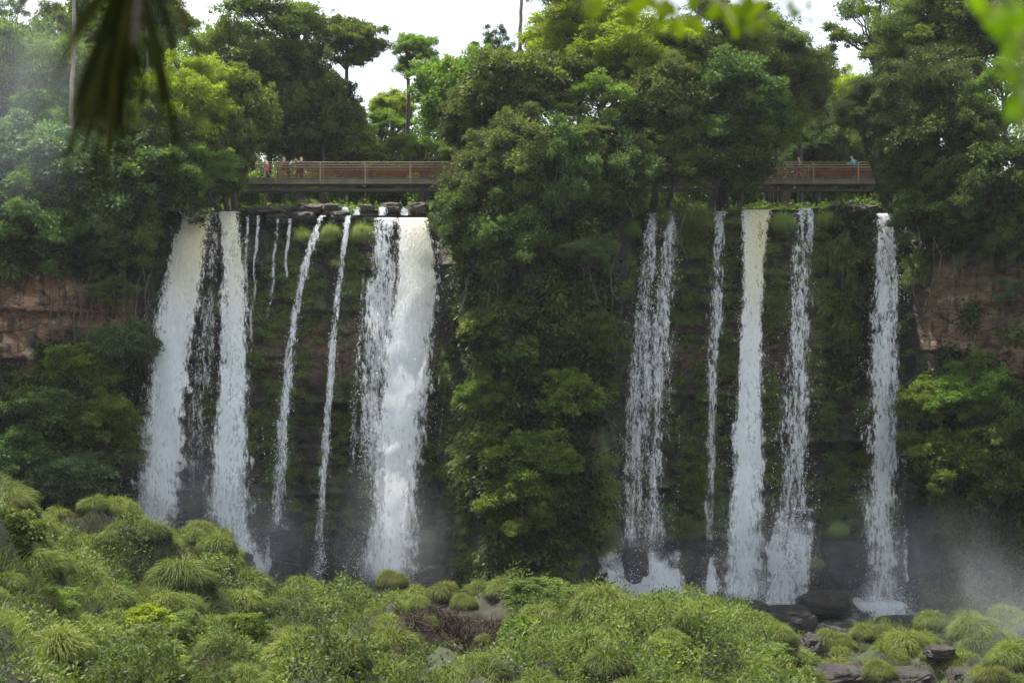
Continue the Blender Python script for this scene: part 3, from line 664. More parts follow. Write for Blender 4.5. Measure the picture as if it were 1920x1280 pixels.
# ------------------------------------------------------------------ forest
T = [
 # left bank
 (40, 190, 113, 120, 130, 'feather', 'fresh', 'pale feathery tree at the left edge above the red cliff'),
 (98, 70, 124, 62, 75, 'open', 'mid', 'thin open tree against the sky near the top left corner'),
 (15, 60, 126, 50, 60, 'open', 'blue', 'sparse tree top cut by the top left corner'),
 (215, 60, 128, 95, 110, 'broad', 'mid', 'tree behind the dark hanging palm frond, touching the top edge'),
 (310, 40, 127, 90, 110, 'layer', 'mid', 'spreading tree right of the dark palm frond at the top edge'),
 (185, 190, 116, 90, 90, 'feather', 'mid', 'soft green tree half hidden by the tip of the palm frond'),
 (120, 250, 112, 85, 85, 'broad', 'mid', 'rounded tree between pale feathery tree and palm frond'),
 (360, 205, 110, 88, 80, 'feather', 'yellow', 'bright yellow green tree, the brightest on the left bank'),
 (285, 255, 108, 78, 80, 'feather', 'olive', 'dull green tree below and left of the bright yellow green tree'),
 (440, 215, 113, 70, 85, 'broad', 'mid', 'leafy tree right of the bright yellow green tree'),
 (420, 300, 110, 58, 85, 'dense', 'olive', 'brownish olive tree beside the left end of the footbridge'),
 (285, 345, 106, 95, 72, 'broad', 'deep', 'dark spreading tree overhanging the top of the widest fall'),
 (392, 328, 107.5, 60, 48, 'feather', 'mid', 'bushy tree right above the yellow streak of the widest fall'),
 (60, 320, 107, 100, 100, 'broad', 'blue', 'bluish rounded tree on the left bank, low at the edge'),
 (180, 345, 105, 95, 95, 'broad', 'blue', 'dark bluish tree straight below the palm frond'),
 (55, 430, 104, 95, 85, 'dense', 'deep', 'dark tree hanging over the pale red cliff at the left edge'),
 (220, 440, 105, 70, 75, 'dense', 'deep', 'dark tree hanging on the cliff left of the widest fall'),
 (130, 430, 105, 65, 70, 'broad', 'deep', 'leafy dark tree spilling down the cliff between two dark trees'),
 (430, 110, 122, 80, 120, 'layer', 'mid', 'umbrella shaped tree with a slanting dark limb, left of the tallest'),
 (560, 60, 124, 140, 105, 'layer', 'fresh', 'tallest umbrella shaped tree reaching over the sky gap'),
 (650, 75, 125, 70, 70, 'layer', 'fresh', 'airy branch end of umbrella tree nearest the sky gap'),
 (505, 160, 125, 80, 80, 'broad', 'deep', 'dark evergreen inside the umbrella shaped trees'),
 (605, 195, 123, 62, 95, 'dense', 'deep', 'ivy covered dark tree below the tallest umbrella tree'),
 (540, 255, 124, 80, 75, 'bigleaf', 'blue', 'glossy large leaved tree behind the three walkers'),
 (635, 285, 126, 70, 60, 'bigleaf', 'mid', 'large leaved tree behind the middle of the left walkway'),
 (655, 225, 130, 45, 45, 'open', 'mid', 'small open tree under the sky gap'),
 (765, 95, 130, 55, 55, 'layer', 'mid', 'slim leaning tree alone against the sky gap'),
 (715, 245, 132, 70, 60, 'layer', 'mid', 'loose tree behind the walkway under the slim leaning tree'),
 (735, 205, 138, 48, 34, 'feather', 'yellow', 'pale yellow tree top low in the sky gap'),
 (790, 290, 124, 70, 60, 'layer', 'mid', 'layered tree behind the right end of the left walkway'),
 (800, 130, 128, 34, 42, 'open', 'fresh', 'small pale tree top poking into the sky gap by the middle trees'),
 # middle
 (860, 190, 116, 85, 95, 'broad', 'mid', 'leafy tree with dark bent trunk at the left of the middle group'),
 (892, 235, 113, 70, 66, 'dense', 'deep', 'dark tree above the right end of the left walkway'),
 (935, 95, 118, 42, 50, 'open', 'deep', 'small dark tree top against the sky left of the feathery top'),
 (975, 175, 109, 100, 90, 'broad', 'fresh', 'vine draped tree in the middle group with pale leaf tips'),
 (1090, 60, 114, 115, 85, 'feather', 'yellow', 'brightest feathery tree top in the middle of the top edge'),
 (1190, 100, 111, 115, 75, 'feather', 'yellow', 'bright fresh tree below the blurred hanging leaves'),
 (1130, 190, 107, 95, 75, 'layer', 'mid', 'layered green tree hanging out of the middle group'),
 (1085, 260, 104.5, 62, 40, 'layer', 'fresh', 'small ledge of fresh green leaves jutting from the middle group'),
 (1235, 200, 107, 85, 90, 'broad', 'olive', 'dull olive tree in the centre of the middle group'),
 (922, 330, 105, 78, 80, 'dense', 'olive', 'rounded olive tree above the broad middle fall'),
 (980, 300, 104, 80, 85, 'dense', 'olive', 'vine covered dark tree left of the bare white trunk'),
 (1040, 350, 103, 75, 95, 'dense', 'deep', 'darkest tree in the middle group'),
 (892, 415, 104.6, 82, 80, 'dense', 'deep', 'dark glossy tree that hides the right edge of the broad fall'),
 (975, 440, 103, 80, 85, 'dense', 'deep', 'dark brushy tree below the middle group on the buttress'),
 (1140, 320, 105, 80, 90, 'dense', 'deep', 'dark tangle of tree and creepers in the middle'),
 (1135, 385, 105.5, 62, 48, 'broad', 'deep', 'low dark tree left of the twin fall top'),
 (1262, 290, 107, 85, 74, 'dense', 'olive', 'shadowy grey green tree above the twin fall'),
 (1350, 90, 112, 105, 80, 'feather', 'fresh', 'mid green tree under the blurred leaves right of centre'),
 (1440, 110, 121, 90, 85, 'feather', 'fresh', 'green tree left of the right hand sky gap'),
 (1370, 200, 108, 105, 90, 'dense', 'deep', 'large dark tree right of the middle group'),
 (1345, 288, 107.5, 85, 74, 'dense', 'deep', 'dark tree directly above the threads of the right group'),
 (1392, 300, 109, 56, 75, 'dense', 'olive', 'dull tree touching the left end of the right walkway'),
 (1500, 170, 122.5, 75, 85, 'feather', 'olive', 'yellowish olive tree left of the big shaded conifer'),
 (1455, 230, 121.5, 60, 66, 'feather', 'mid', 'soft tree above the person in dark clothes'),
 (1560, 210, 133, 65, 70, 'feather', 'yellow', 'sunny pale tree far behind the right walkway'),
 (1535, 280, 128, 60, 55, 'dense', 'deep', 'dark bush like tree behind the right walkway'),
 (1600, 290, 130, 60, 55, 'feather', 'fresh', 'light green tree behind the person in turquoise'),
 # right
 (1640, 70, 122, 100, 85, 'open', 'fresh', 'sparse twiggy tree reaching into the right hand sky gap'),
 (1740, 60, 110, 105, 95, 'conifer', 'fresh', 'needle leaved tree at the top edge right of the sky gap'),
 (1722, 190, 105, 112, 108, 'conifer', 'conifer', 'big shaded conifer like tree, nearest on the right bank'),
 (1618, 205, 106.5, 60, 62, 'conifer', 'conifer', 'drooping dark green branch mass left of the big conifer'),
 (1840, 60, 109, 100, 90, 'broad', 'deep', 'dark tree at the top edge near the right corner'),
 (1885, 170, 102.5, 70, 90, 'layer', 'mid', 'lighter layered tree at the right edge'),
 (1780, 270, 103.5, 90, 95, 'dense', 'deep', 'black green tree below the big conifer'),
 (1718, 330, 105, 72, 75, 'conifer', 'conifer', 'dark fine leaved tree over the far right fall'),
 (1860, 330, 101.5, 95, 95, 'dense', 'deep', 'black green tree at the right edge above the red rock'),
 (1770, 400, 103.5, 75, 60, 'dense', 'deep', 'shaded tree hanging down beside the red rock'),
 (1900, 440, 101, 55, 60, 'dense', 'deep', 'dark tree at the right edge beside the red rock'),
]
for t in T: tree(*t, lean=2.9 if t[0] == 1618 else 0.)
# clinging trees and big shrubs on the buttresses
Sh = [
 (1095, 475, 102.2, 62, 46, 'layer', 'blue', 'grey green feathery tree jutting from the middle buttress'),
 (895, 620, 102.3, 44, 34, 'bigleaf', 'fresh', 'bright leafy shrub highest on the left side of the middle buttress'),
 (950, 660, 102.0, 55, 45, 'bigleaf', 'deep', 'dark large leaved shrub in the middle of the buttress'),
 (1075, 750, 101.6, 58, 48, 'bigleaf', 'mid', 'bright drooping shrub right of centre on the buttress'),
 (990, 860, 101.4, 78, 58, 'broad', 'mid', 'largest leafy shrub low on the middle buttress'),
 (985, 950, 101.0, 72, 60, 'dense', 'mid', 'tall shrub under the largest one on the buttress'),
 (900, 740, 102.0, 42, 42, 'dense', 'mid', 'small leafy shrub at the left edge of the buttress'),
 (1120, 640, 102.8, 48, 50, 'dense', 'deep', 'dark shrub on the right side of the buttress'),
 (230, 650, 104.0, 60, 50, 'broad', 'blue', 'bluish leafy shrub left of the widest fall, top of its slope'),
 (150, 690, 103.4, 65, 52, 'broad', 'mid', 'leafy shrub beneath the red cliff on the left'),
 (215, 545, 104.6, 52, 40, 'layer', 'olive', 'olive shrub clinging to the red cliff by the widest fall'),
 (95, 780, 102.6, 85, 62, 'broad', 'deep', 'dark shrub on the left slope near the edge'),
 (195, 800, 103.2, 72, 66, 'broad', 'mid', 'rounded green shrub on the left slope by the widest fall'),
 (40, 860, 101.5, 70, 60, 'broad', 'deep', 'dark shrub above the grassy hill at the left edge'),
 (135, 900, 102.0, 85, 65, 'broad', 'blue', 'bluish shrub right above the saddle of the grassy hill'),
 (1740, 760, 103.6, 50, 52, 'broad', 'mid', 'green shrub just right of the far right fall'),
 (1820, 740, 102.4, 75, 60, 'dense', 'mid', 'shrub under the red rock on the right'),
 (1890, 800, 101.6, 70, 70, 'dense', 'deep', 'black green shrub at the right edge halfway down'),
 (1780, 860, 102.4, 70, 60, 'broad', 'mid', 'dense green shrub lower on the right slope'),
 (1870, 900, 101.6, 70, 60, 'broad', 'deep', 'dark shrub low on the right slope'),
 (1900, 540, 101.4, 34, 30, 'layer', 'blue', 'small dark green spray in front of the red rock'),
 (1580, 490, 108.2, 24, 58, 'broad', 'fresh', 'light leafed creeper shrub high between the right falls'),
 (1587, 640, 107.9, 25, 64, 'broad', 'fresh', 'brighter creeper shrub halfway down between the right falls'),
]
for s in Sh:
    x = (s[0]-960)/S*s[2]
    yb = max(float(cliff_y(x)), s[2])
    tree(*s[:8], cat='shrub', group='shrubs growing out of the cliff', name='shrub', trunk_r=.1, foot=(s[0]*yb/yb, s[1]+s[4]*.8, yb+.3))

# far forest closing the view behind the named trees
mb = MB()
prof_x = [-200, 0, 80, 200, 300, 420, 520, 600, 650, 700, 760, 800, 850, 930, 1000, 1100, 1250, 1400, 1470, 1530, 1580, 1640, 1750, 1900, 2100]
prof_y = [60, 110, 150, 90, 60, 60, 70, 200, 265, 262, 250, 215, 200, 170, 100, 60, 60, 70, 130, 200, 210, 130, 60, 60, 60]
N = 9000
px = rs.rand(N)*2300-200; top = np.interp(px, prof_x, prof_y)
py = top+(400-top)*rs.rand(N)**1.0
lump = fbm(np.stack([px/70, py/60, 0*px], -1), 3, 90)
D = 146-12*lump-rs.rand(N)*2+ (400-py)/400*4
p = Pn(px, py, D)
for k in range(2):
    leaves(mb, p+rs.normal(size=p.shape)*.35, np.tile([0, -.5, .5], (N, 1)), 14, .85, .36, .17, .3, .9, np.clip(lump+rs.normal(size=N)*.15, 0, 1))
tag(link('forest', mb.mesh('forest', M['mid'])), kind='stuff')
mb = MB(); N = 8400                                  # low bushes on the far bank, seen under the footbridge
px = np.concatenate([290+rs.rand(N//2)*580, 1170+rs.rand(N//2)*550]); py = 325+95*rs.rand(N); lump = fbm(np.stack([px/26, py/22, 0*px], -1), 3, 91)
p = Pn(px, py, 132-5*lump)
leaves(mb, p, np.tile([0, -.5, .5], (N, 1)), 12, .5, .30, .14, .3, .7, np.clip((lump-.5)*2.2+.45, 0, 1))
tag(link('bank_bushes', mb.mesh('bank_bushes', M['mid'])), kind='stuff')

mb = MB(); N = 5200                                  # undergrowth on the forest floor behind the lip
x = (rs.rand(N)-.5)*84; yb = cliff_y(x); y = yb+.5+9*rs.rand(N)**1.4; px = (x/y)*S+960
k = ~(((px > 325) & (px < 835) & (y < 112.5)) | ((px > 1195) & (px < 1560) & (y < 112.5)))
x, y = x[k], y[k]; h = .1+.9*rs.rand(len(x))*vnoise(np.stack([x*.7, y*.7, 0*x], -1), 5)
leaves(mb, np.stack([x, y, top_z(x)+h], -1), np.tile([0, -.5, .6], (len(x), 1)), 12, .32, .26, .12, .3, .7)
tag(link('forest_undergrowth', mb.mesh('forest_undergrowth', M['mid'])), kind='stuff')

# bare trunks and thin stems seen among the crowns
for a, b, r, bk, lab, cat in [
    ((978, -60, 117), (975, 120, 117), .12, 'bark', 'thin straight pole like trunk rising past the top edge', 'trunk'),
    ((1048, 270, 102.5), (1068, 400, 103.2), .17, 'palebark', 'pale bare trunk standing in front of the dark middle trees', 'trunk'),
    ((470, 60, 126.5), (466, 300, 127), .28, 'bark', 'grey trunk under the umbrella trees on the left', 'trunk'),
    ((275, 30, 112), (280, 230, 113), .09, 'palebark', 'thin pale trunk right of the hanging palm frond', 'trunk'),
    ((140, -20, 108), (132, 290, 109), .14, 'palebark', 'long pale trunk left of the hanging palm frond', 'trunk'),
    ((700, 120, 119), (700, 121, 119), 0, 'bark', '', ''),
    ((1700, 190, 105.2), (1712, 400, 105.4), .2, 'darkbark', 'dark trunk under the big conifer like tree', 'trunk'),
    ((1760, 150, 105), (1752, 400, 105), .24, 'darkbark', 'thick dark trunk in the shade on the right bank', 'trunk')]:
    if not r: continue
    A = P(*a); B = P(*b); mb = MB()
    tube(mb, curve(B-B, A-B, 0, 12, r*.7), np.linspace(r*1.2, r*.8, 12), 8, .2)
    tag(link('bare_trunk', mb.mesh('bare_trunk', M[bk]), None, B), lab, cat)

# ------------------------------------------------------------------ growth on the cliff (leaf cover, hanging grass, creepers)
def clifft(px, py):
    x = (px-960)/S*106.; 
    for _ in range(2): yy = cliff_y(x); x = (px-960)/S*yy
    z = ZC+(640-py)/S*yy
    return x, yy+cliff_off(x, z), z
def inr(px, py, boxes):
    m = np.zeros(len(px), bool)
    for (a, b, c, d) in boxes: m |= (px > a) & (px < b) & (py > c) & (py < d)
    return m
N = 46000
px = rs.rand(N)*2150-120; py = 380+rs.rand(N)*800
x, y, z = clifft(px, py)
nz = fbm(np.stack([px/45, py/45, 0*px], -1), 4, 95)
keep = np.zeros(N, bool)
keep |= (px < 285) & ((py < 520+60*(nz-.5)) | (py > 650+150*(nz-.5)+.35*np.maximum(0, 100-px)) | ((px > 110) & (nz > .52)))
keep |= (px > 850+30*(nz-.5)) & (px < 1150-20*sm(700, 900, py)) & ((py < 960) | (nz > .52))
keep |= (px > 1715) & ((py < 470+120*(nz-.5)) | (py > 690+120*(nz-.5)) | (nz > .66))
keep |= (px > 1555) & (px < 1615) & (py < 720) & (nz > .45)
keep &= (nz > .36)
keep &= ~((px < 290) & (px > 100) & (py > 560) & (py < 640) & (nz < .55))
px, py, x, y, z, nz = [a[keep] for a in (px, py, x, y, z, nz)]
out = .1+3.4*np.clip(nz-.38, 0, 1)*2*rs.rand(len(px))**.4
p = np.stack([x, y-out, z], -1)
tn = fbm(np.stack([px/28, py/28, 0*px], -1), 3, 97)
mb = MB(); leaves(mb, p, np.tile([0, -.7, .35], (len(p), 1)), 9, .40, .36, .17, .5, .8, np.clip((tn-.5)*2.6+.42, 0, 1), jit=.35)
tag(link('cliff_undergrowth', mb.mesh('cliff_undergrowth', M['deep'])), kind='stuff')

# hanging grass
N = 9500
px = 290+rs.rand(N)*1440; py = 395+rs.rand(N)*790
g1 = fbm(np.stack([px/38, py/75, 0*px], -1), 4, 101)
w = np.zeros(N)
w += inr(px, py, [(455, 700, 480, 1000)])*.95; w += inr(px, py, [(540, 700, 395, 500), (375, 420, 520, 800)])*1.0
w += inr(px, py, [(1230, 1640, 395, 1010)])*1.0+inr(px, py, [(845, 960, 640, 1120), (1000, 1150, 850, 1120)])*1.0
w += inr(px, py, [(1165, 1215, 390, 620), (700, 860, 640, 900), (1540, 1600, 900, 1060), (1680, 1730, 400, 700)])*.9
w -= inr(px, py, [(560, 850, 590, 700), (1240, 1620, 610, 680), (460, 540, 400, 560)])*.75
k = rs.rand(N) < np.clip((g1-.40)*5, 0, 1)*w
px, py, g1 = px[k], py[k], g1[k]
# tufts rooted in the cracks, their blades fanning out and hanging down
x, y, z = clifft(px, py)
K = 60; n0 = len(x); tsz = np.repeat(.55+.75*rs.rand(n0), K); tt = np.repeat(rs.normal(size=n0)*.16, K)
p = np.repeat(np.stack([x, y-.22, z], -1), K, 0)+rs.normal(size=(n0*K, 3))*np.array([.22, .06, .12])
mb = MB()
d = unit(np.stack([rs.normal(size=len(p))*.55, -.8+0*p[:, 0], .45+.35*rs.rand(len(p))], -1))
q = rs.rand(len(p))
blades(mb, p, d, tsz*(.5+.7*q), .040, .62+.25*rs.rand(len(p)), 4, np.clip(.62+tt-.5*(q > .72)+rs.normal(size=len(p))*.16, 0, 1))
# misty grassy slope at lower right, and grass on the buttress foot
N = 16000; px = 1715+rs.rand(N)*330; py = 930+rs.rand(N)*240; x, y, z = clifft(px, py)
d = unit(np.stack([rs.normal(size=N)*.5, -.9+0*x, .3+.3*rs.rand(N)], -1))
blades(mb, np.stack([x, y-.1, z], -1), d, .5+.6*rs.rand(N), .04, .7, 4, np.clip(fbm(np.stack([px/30, py/30, 0*px], -1), 3, 103)+rs.normal(size=N)*.2, 0, 1))
tag(link('hanging_grass', mb.mesh('hanging_grass', M['hang'])), kind='stuff')

# creepers and aerial roots
mb = MB()
def vine(px, py, D, h, w=.02, wob=1.3):
    a = P(px, py, D); n = 9; t = np.linspace(0, 1, n)
    q = np.stack([a.x+(fbm(np.stack([t*2, t*0+px, t*0], -1), 2, 7)-.5)*wob, np.full(n, a.y)+(rs.rand()-.5)*.3+(rs.rand(n)-.5)*.1, a.z-t*h], -1)
    tube(mb, q, w, 4)
for _ in range(80):
    r_ = rs.rand()
    if r_ < .5: vine(870+rs.rand()*290, 400+rs.rand()*230, 101.8+rs.rand()*1.2, 1.5+rs.rand()*4.5, .012+.022*rs.rand())
    elif r_ < .7: vine(90+rs.rand()*200, 470+rs.rand()*120, 103.2+rs.rand(), 2+rs.rand()*4, .012+.022*rs.rand())
    elif r_ < .9: vine(1700+rs.rand()*220, 330+rs.rand()*200, 101.5+rs.rand()*1.2, 2+rs.rand()*3, .012+.02*rs.rand())
    else: vine(1040+rs.rand()*330, 250+rs.rand()*120, 103+rs.rand(), 1.5+rs.rand()*3, .012+.02*rs.rand())
tag(link('creepers', mb.mesh('creepers', M['vine'])), kind='stuff')

# ------------------------------------------------------------------ grass tussocks
TUS = []
def tussock_blades(mb, nb, R, hgt, L, w=.028, c=(0, 0, 0), k=1., tb=0., seg=4):
    # a mop: blades leave the dome and arch outwards and down; dead ones hang beneath
    d = unit(rs.normal(size=(nb, 3))); d[:, 2] = np.abs(d[:, 2])*1.1-.15; d = unit(d)
    lob = .78+.44*vnoise(d*2.2+np.array(c), 8)[:, None]
    b = d*np.array([R*.72, R*.72, hgt*.62])*(.75+.25*rs.rand(nb, 1))*lob
    hz_ = d*np.array([1, 1, 0]); hz_ = hz_/np.maximum(np.linalg.norm(hz_, axis=1, keepdims=True), .35)
    dd = unit(d*.55+hz_*.55+np.array([0, 0, .18])+rs.normal(size=(nb, 3))*.16)
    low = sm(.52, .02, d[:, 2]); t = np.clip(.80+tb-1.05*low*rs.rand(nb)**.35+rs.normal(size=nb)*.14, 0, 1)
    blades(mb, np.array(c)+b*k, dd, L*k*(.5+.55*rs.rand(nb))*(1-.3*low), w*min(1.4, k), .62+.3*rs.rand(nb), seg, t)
def make_tussock(seed, nb, R, hgt, L, mat='grass', hang=0.):
    global rs; keep = rs; rs = np.random.RandomState(seed); mb = MB()
    tussock_blades(mb, nb, R, hgt, L, .02); rs = keep; return mb.mesh('tussock', M[mat])
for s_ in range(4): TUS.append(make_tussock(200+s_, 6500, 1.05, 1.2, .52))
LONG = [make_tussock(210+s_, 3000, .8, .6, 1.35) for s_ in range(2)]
_n = [0]
def tussock(px, py, D, rpx, label, group, protos=None, sz=1., mat=None, drop=.35, cat='grass tussock'):
    protos = protos or TUS; k = rpx/S*D/1.35
    o = bpy.data.objects.new('tussock', protos[_n[0] % len(protos)]); COL.objects.link(o); _n[0] += 1
    c = P(px, py, D); o.location = (c.x, c.y, c.z-.45*k*sz); o.scale = (k, k, k*sz); o.rotation_euler = (0, 0, rs.rand()*6.28)
    setmat(o, M[mat or 'grass']); return tag(o, label, cat, group)
g = 'grass tussocks below the falls'
for t in [
 (735, 1082, 84, 46, 'round tussock standing highest at the foot of the broad middle fall'),
 (672, 1108, 83, 34, 'small tussock left of the round highest one'),
 (570, 1096, 84, 56, 'wide tussock at the skyline right of the white chute'),
 (628, 1145, 78, 62, 'large brown skirted tussock on the slope below the narrow falls'),
 (555, 1150, 79, 40, 'tussock on the left of the large brown skirted one'),
 (515, 1195, 70, 42, 'spiky tussock lowest on the left slope, dry below'),
 (575, 1185, 71, 30, 'small tussock right beside the spiky lowest one'),
 (640, 1195, 70, 36, 'tussock above the pair of bright balls'),
 (725, 1188, 71, 36, 'upper of the two bright ball shaped tussocks'),
 (735, 1240, 66, 42, 'lower of the two bright ball shaped tussocks'),
 (680, 1225, 68, 34, 'dark tussock left of the lower bright ball'),
 (830, 1105, 83, 50, 'broad tussock on the skyline right of the foot of the broad fall'),
 (870, 1125, 80, 40, 'tussock above the dark bare hollow'),
 (800, 1165, 74, 36, 'tussock on the left rim of the dark bare hollow'),
 (905, 1195, 70, 24, 'single tussock growing inside the dark bare hollow'),
 (780, 1130, 79, 38, 'tussock between round highest one and the hollow'),
 (270, 1050, 80, 52, 'tussock in the centre of the great grassy mound, dry fringe'),
 (190, 1005, 85, 48, 'reedy tussock on the left crown of the great mound'),
 (300, 1000, 86, 48, 'low tussock on the crown of the great mound'),
 (380, 990, 87, 52, 'highest tussock on the right crown of the great mound'),
 (408, 1030, 86, 42, 'dark shaggy tussock on the steep right end of the great mound'),
 (335, 1040, 83, 50, 'shaggy tussock under the crown of the great mound'),
 (140, 1040, 82, 50, 'tussock on the left shoulder of the great mound'),
 (220, 1075, 78, 40, 'dry tussock at the left foot of the great mound'),
 (340, 1100, 77, 46, 'brownish tussock at the foot of the great mound'),
 (395, 1090, 79, 44, 'tussock at the right foot of the great mound'),
 (150, 1115, 74, 34, 'small brown tussock under the left shoulder of the great mound'),
 (415, 1120, 76, 44, 'tussock below the steep end of the great mound'),
 (20, 935, 62, 62, 'tussock on top of the hill at the left edge'),
 (60, 1010, 64, 52, 'lower tussock on the hill at the left edge'),
 (15, 1020, 58, 52, 'tussock half cut by the left edge'),
 (1320, 1140, 78, 46, 'tussock at the left end of the bright hill in front of the right falls'),
 (1420, 1165, 78, 56, 'tussock on top of the bright hill in front of the right falls'),
 (1385, 1200, 74, 44, 'tussock below the top of the bright hill'),
 (1480, 1225, 73, 50, 'tussock on the right flank of the bright hill'),
 (1560, 1195, 88, 52, 'leftmost of the drooping tussocks beyond the gully'),
 (1615, 1182, 90, 40, 'drooping tussock with a seedling on top beyond the gully'),
 (1655, 1185, 90, 46, 'drooping tussock in the middle of the row beyond the gully'),
 (1705, 1200, 88, 52, 'rightmost drooping tussock of the row beyond the gully'),
 (1745, 1225, 85, 30, 'low tussock under the row beyond the gully'),
 (1650, 1252, 74, 50, 'solitary ball shaped tussock at the bottom beside bare slabs'),
 (1745, 1160, 96, 50, 'misty tussock right of the far right fall'),
 (1815, 1160, 97, 60, 'large misty tussock near the right edge'),
 (1890, 1150, 98, 60, 'misty tussock at the right edge'),
 (1800, 1225, 86, 34, 'small misty tussock in the gully'),
 (1890, 1225, 74, 66, 'big tussock in the bottom right corner'),
 (1860, 1262, 70, 50, 'tussock at the bottom edge near the right corner'),
 (1090, 1262, 60, 40, 'tussock at the bottom edge right of the dark hollow'),
 (1210, 1215, 68, 44, 'dry tussock on the slope left of the bright hill'),
 (1010, 1130, 80, 44, 'pale tussock at the skyline below the buttress'),
]: tussock(*t, g)
g = 'grass tussocks on the lip of the falls'
for t in [
 (575, 378, 112.5, 26, 'round grey green tussock on the lip left of the small cascades', .9),
 (622, 428, 108.8, 22, 'hanging tussock right under the slender slanting fall top', 1.5),
 (563, 430, 109.6, 24, 'yellowish tussock on the lower row of lip stones', .9),
 (681, 428, 108.8, 26, 'hanging tussock left of the broad middle fall', 1.6),
 (568, 436, 108.9, 20, 'small hanging tussock left of the slender slanting fall', 1.6),
 (1243, 402, 108.8, 22, 'hanging tussock between the twin strands', 1.6),
 (1303, 398, 108.7, 36, 'largest hanging tussock on the lip right of the twin fall', 1.5),
 (1318, 414, 108.7, 20, 'small tussock next to the largest hanging one', 1.4),
 (1374, 412, 108.8, 18, 'yellow green tussock left of the brightest right fall', 1.3),
 (1470, 408, 108.8, 27, 'hanging tussock right of the brightest right fall', 1.6),
 (1548, 404, 108.8, 24, 'hanging tussock right of the wide thin veil', 1.6),
 (1508, 402, 109.6, 10, 'tiny tussock parting the wide thin veil', 1.8),
 (1180, 420, 108.8, 24, 'hanging tussock at the left of the twin fall', 1.8),
 (1573, 985, 105.0, 22, 'bright tussock on the dark wall between the right falls, upper', 1.3),
 (1530, 1050, 104.6, 20, 'bright tussock on the dark wall between the right falls, lower left', 1.3),
 (1575, 1045, 104.9, 18, 'bright tussock on the dark wall between the right falls, lower right', 1.3),
]: tussock(*t[:5], g, LONG, t[5], 'hang' if t[5] > 1. else 'grass')

# ------------------------------------------------------------------ ground cover and shrubs in front of the falls
N = 230000
y = 44+(100-44)*rs.rand(N)**.8; px = -60+rs.rand(N)*2040; px = np.where(rs.rand(N) < .3, -60+rs.rand(N)*560, px); x = (px-960)/S*y
z = land_z(x, y)
px1 = px; pyv = 640-(z-ZC)/y*S
g1 = fbm(np.stack([x*.28, y*.28, 0*x], -1), 4, 111)
hollow = ((px-860)/95)**2+((pyv-1185)/72)**2 < 1+(g1-.5)
gully = (px > 1500) & (y < 92)
k = (~hollow | (rs.rand(N) < .05)) & (~gully | (g1 > .48)) & (z > 1.3)
x, y, z, g1, px = [a[k] for a in (x, y, z, g1, px)]
p = np.stack([x, y, z-.03], -1)
d = unit(np.stack([rs.normal(size=len(x))*.45, rs.normal(size=len(x))*.45-.15, .9+0*x], -1))
tf = vnoise(np.stack([x*1.1, y*.9, 0*x], -1), 117)
mb = MB(); blades(mb, p, d, (.22+.42*rs.rand(len(x)))*(.5+1.3*tf), .030, .5, 3, np.clip(.48+(g1-.5)*1.3+(tf-.5)*.7+rs.normal(size=len(x))*.2, 0, 1))
tag(link('grass', mb.mesh('grass', M['grass'])), kind='stuff')
N = 42000; px = 740+240*rs.rand(N); y = 66+14*rs.rand(N); x = (px-960)/S*y; z = land_z(x, y); pyv = 640-(z-ZC)/y*S
k = ((px-860)/125)**2+((pyv-1185)/95)**2 < 1; x, y, z = x[k], y[k], z[k]
mb = MB(); d = unit(np.stack([rs.normal(size=len(x))*.5, rs.normal(size=len(x))*.4-.5, .4+0*x], -1))
blades(mb, np.stack([x, y, z], -1), d, .3+.5*rs.rand(len(x)), .03, .8, 3)
tag(link('dead_grass', mb.mesh('dead_grass', M['dead'])), kind='stuff')

N = 30000
y = 42+(96-42)*rs.rand(N)**.85; px = -60+rs.rand(N)*2040; x = (px-960)/S*y; z = land_z(x, y)
g2 = fbm(np.stack([x*.22, y*.22, 0*x], -1), 4, 121); pyv = 640-(z-ZC)/y*S
dense = sm(1120, 1230, pyv)*.16+.06*(px > 950)
right_ = sm(930, 1010, px)*.12
k = (g2 > .635-dense-right_) & (((px-860)/100)**2+((pyv-1185)/80)**2 > 1.1) & ~((px > 1520)) & (z > 1.5)
x, y, z, g2, px = [a[k] for a in (x, y, z, g2, px)]
h = .1+1.5*np.clip(g2-.50+dense[k]*.6, 0, 1)*3*rs.rand(len(x))**.5
p = np.stack([x, y, z+h], -1); t = fbm(np.stack([x*.8, y*.8, 0*x], -1), 3, 123)
mb = MB(); leaves(mb, p, np.tile([0, -.25, .8], (len(p), 1)), 12, .26, .16, .075, .15, 1.2, np.clip((t-.5)*1.6+.55, 0, 1))
tag(link('ground_cover', mb.mesh('ground_cover', M['fresh'])), kind='stuff')

# the sea of tussock grass that covers the slopes between the single tussocks
mb = MB(); pts_ = []
for q in range(5200):
    if len(pts_) >= 290: break
    yy = 47+(92-47)*rs.rand()**.75; pxx = -40+rs.rand()*2000; xx = (pxx-960)/S*yy; zz = float(land_z(xx, yy)); pv = 640-(zz-ZC)/yy*S
    if pv > 1330 or zz < 1.3 or ((pxx-860)/85)**2+((pv-1185)/65)**2 < 1: continue
    if 1500 < pxx and yy < 76 and rs.rand() < .6: continue
    rr = .6+1.15*rs.rand()**1.3*(1 if yy > 58 else .6)
    if any((xx-a)**2+((yy-b)*.8)**2 < (.80*(rr+c))**2 for a, b, c in pts_): continue
    pts_.append((xx, yy, rr))
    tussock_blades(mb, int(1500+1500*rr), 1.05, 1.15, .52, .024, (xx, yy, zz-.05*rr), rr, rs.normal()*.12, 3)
tag(link('tussock_grass', mb.mesh('tussock_grass', M['grass'])), kind='stuff')

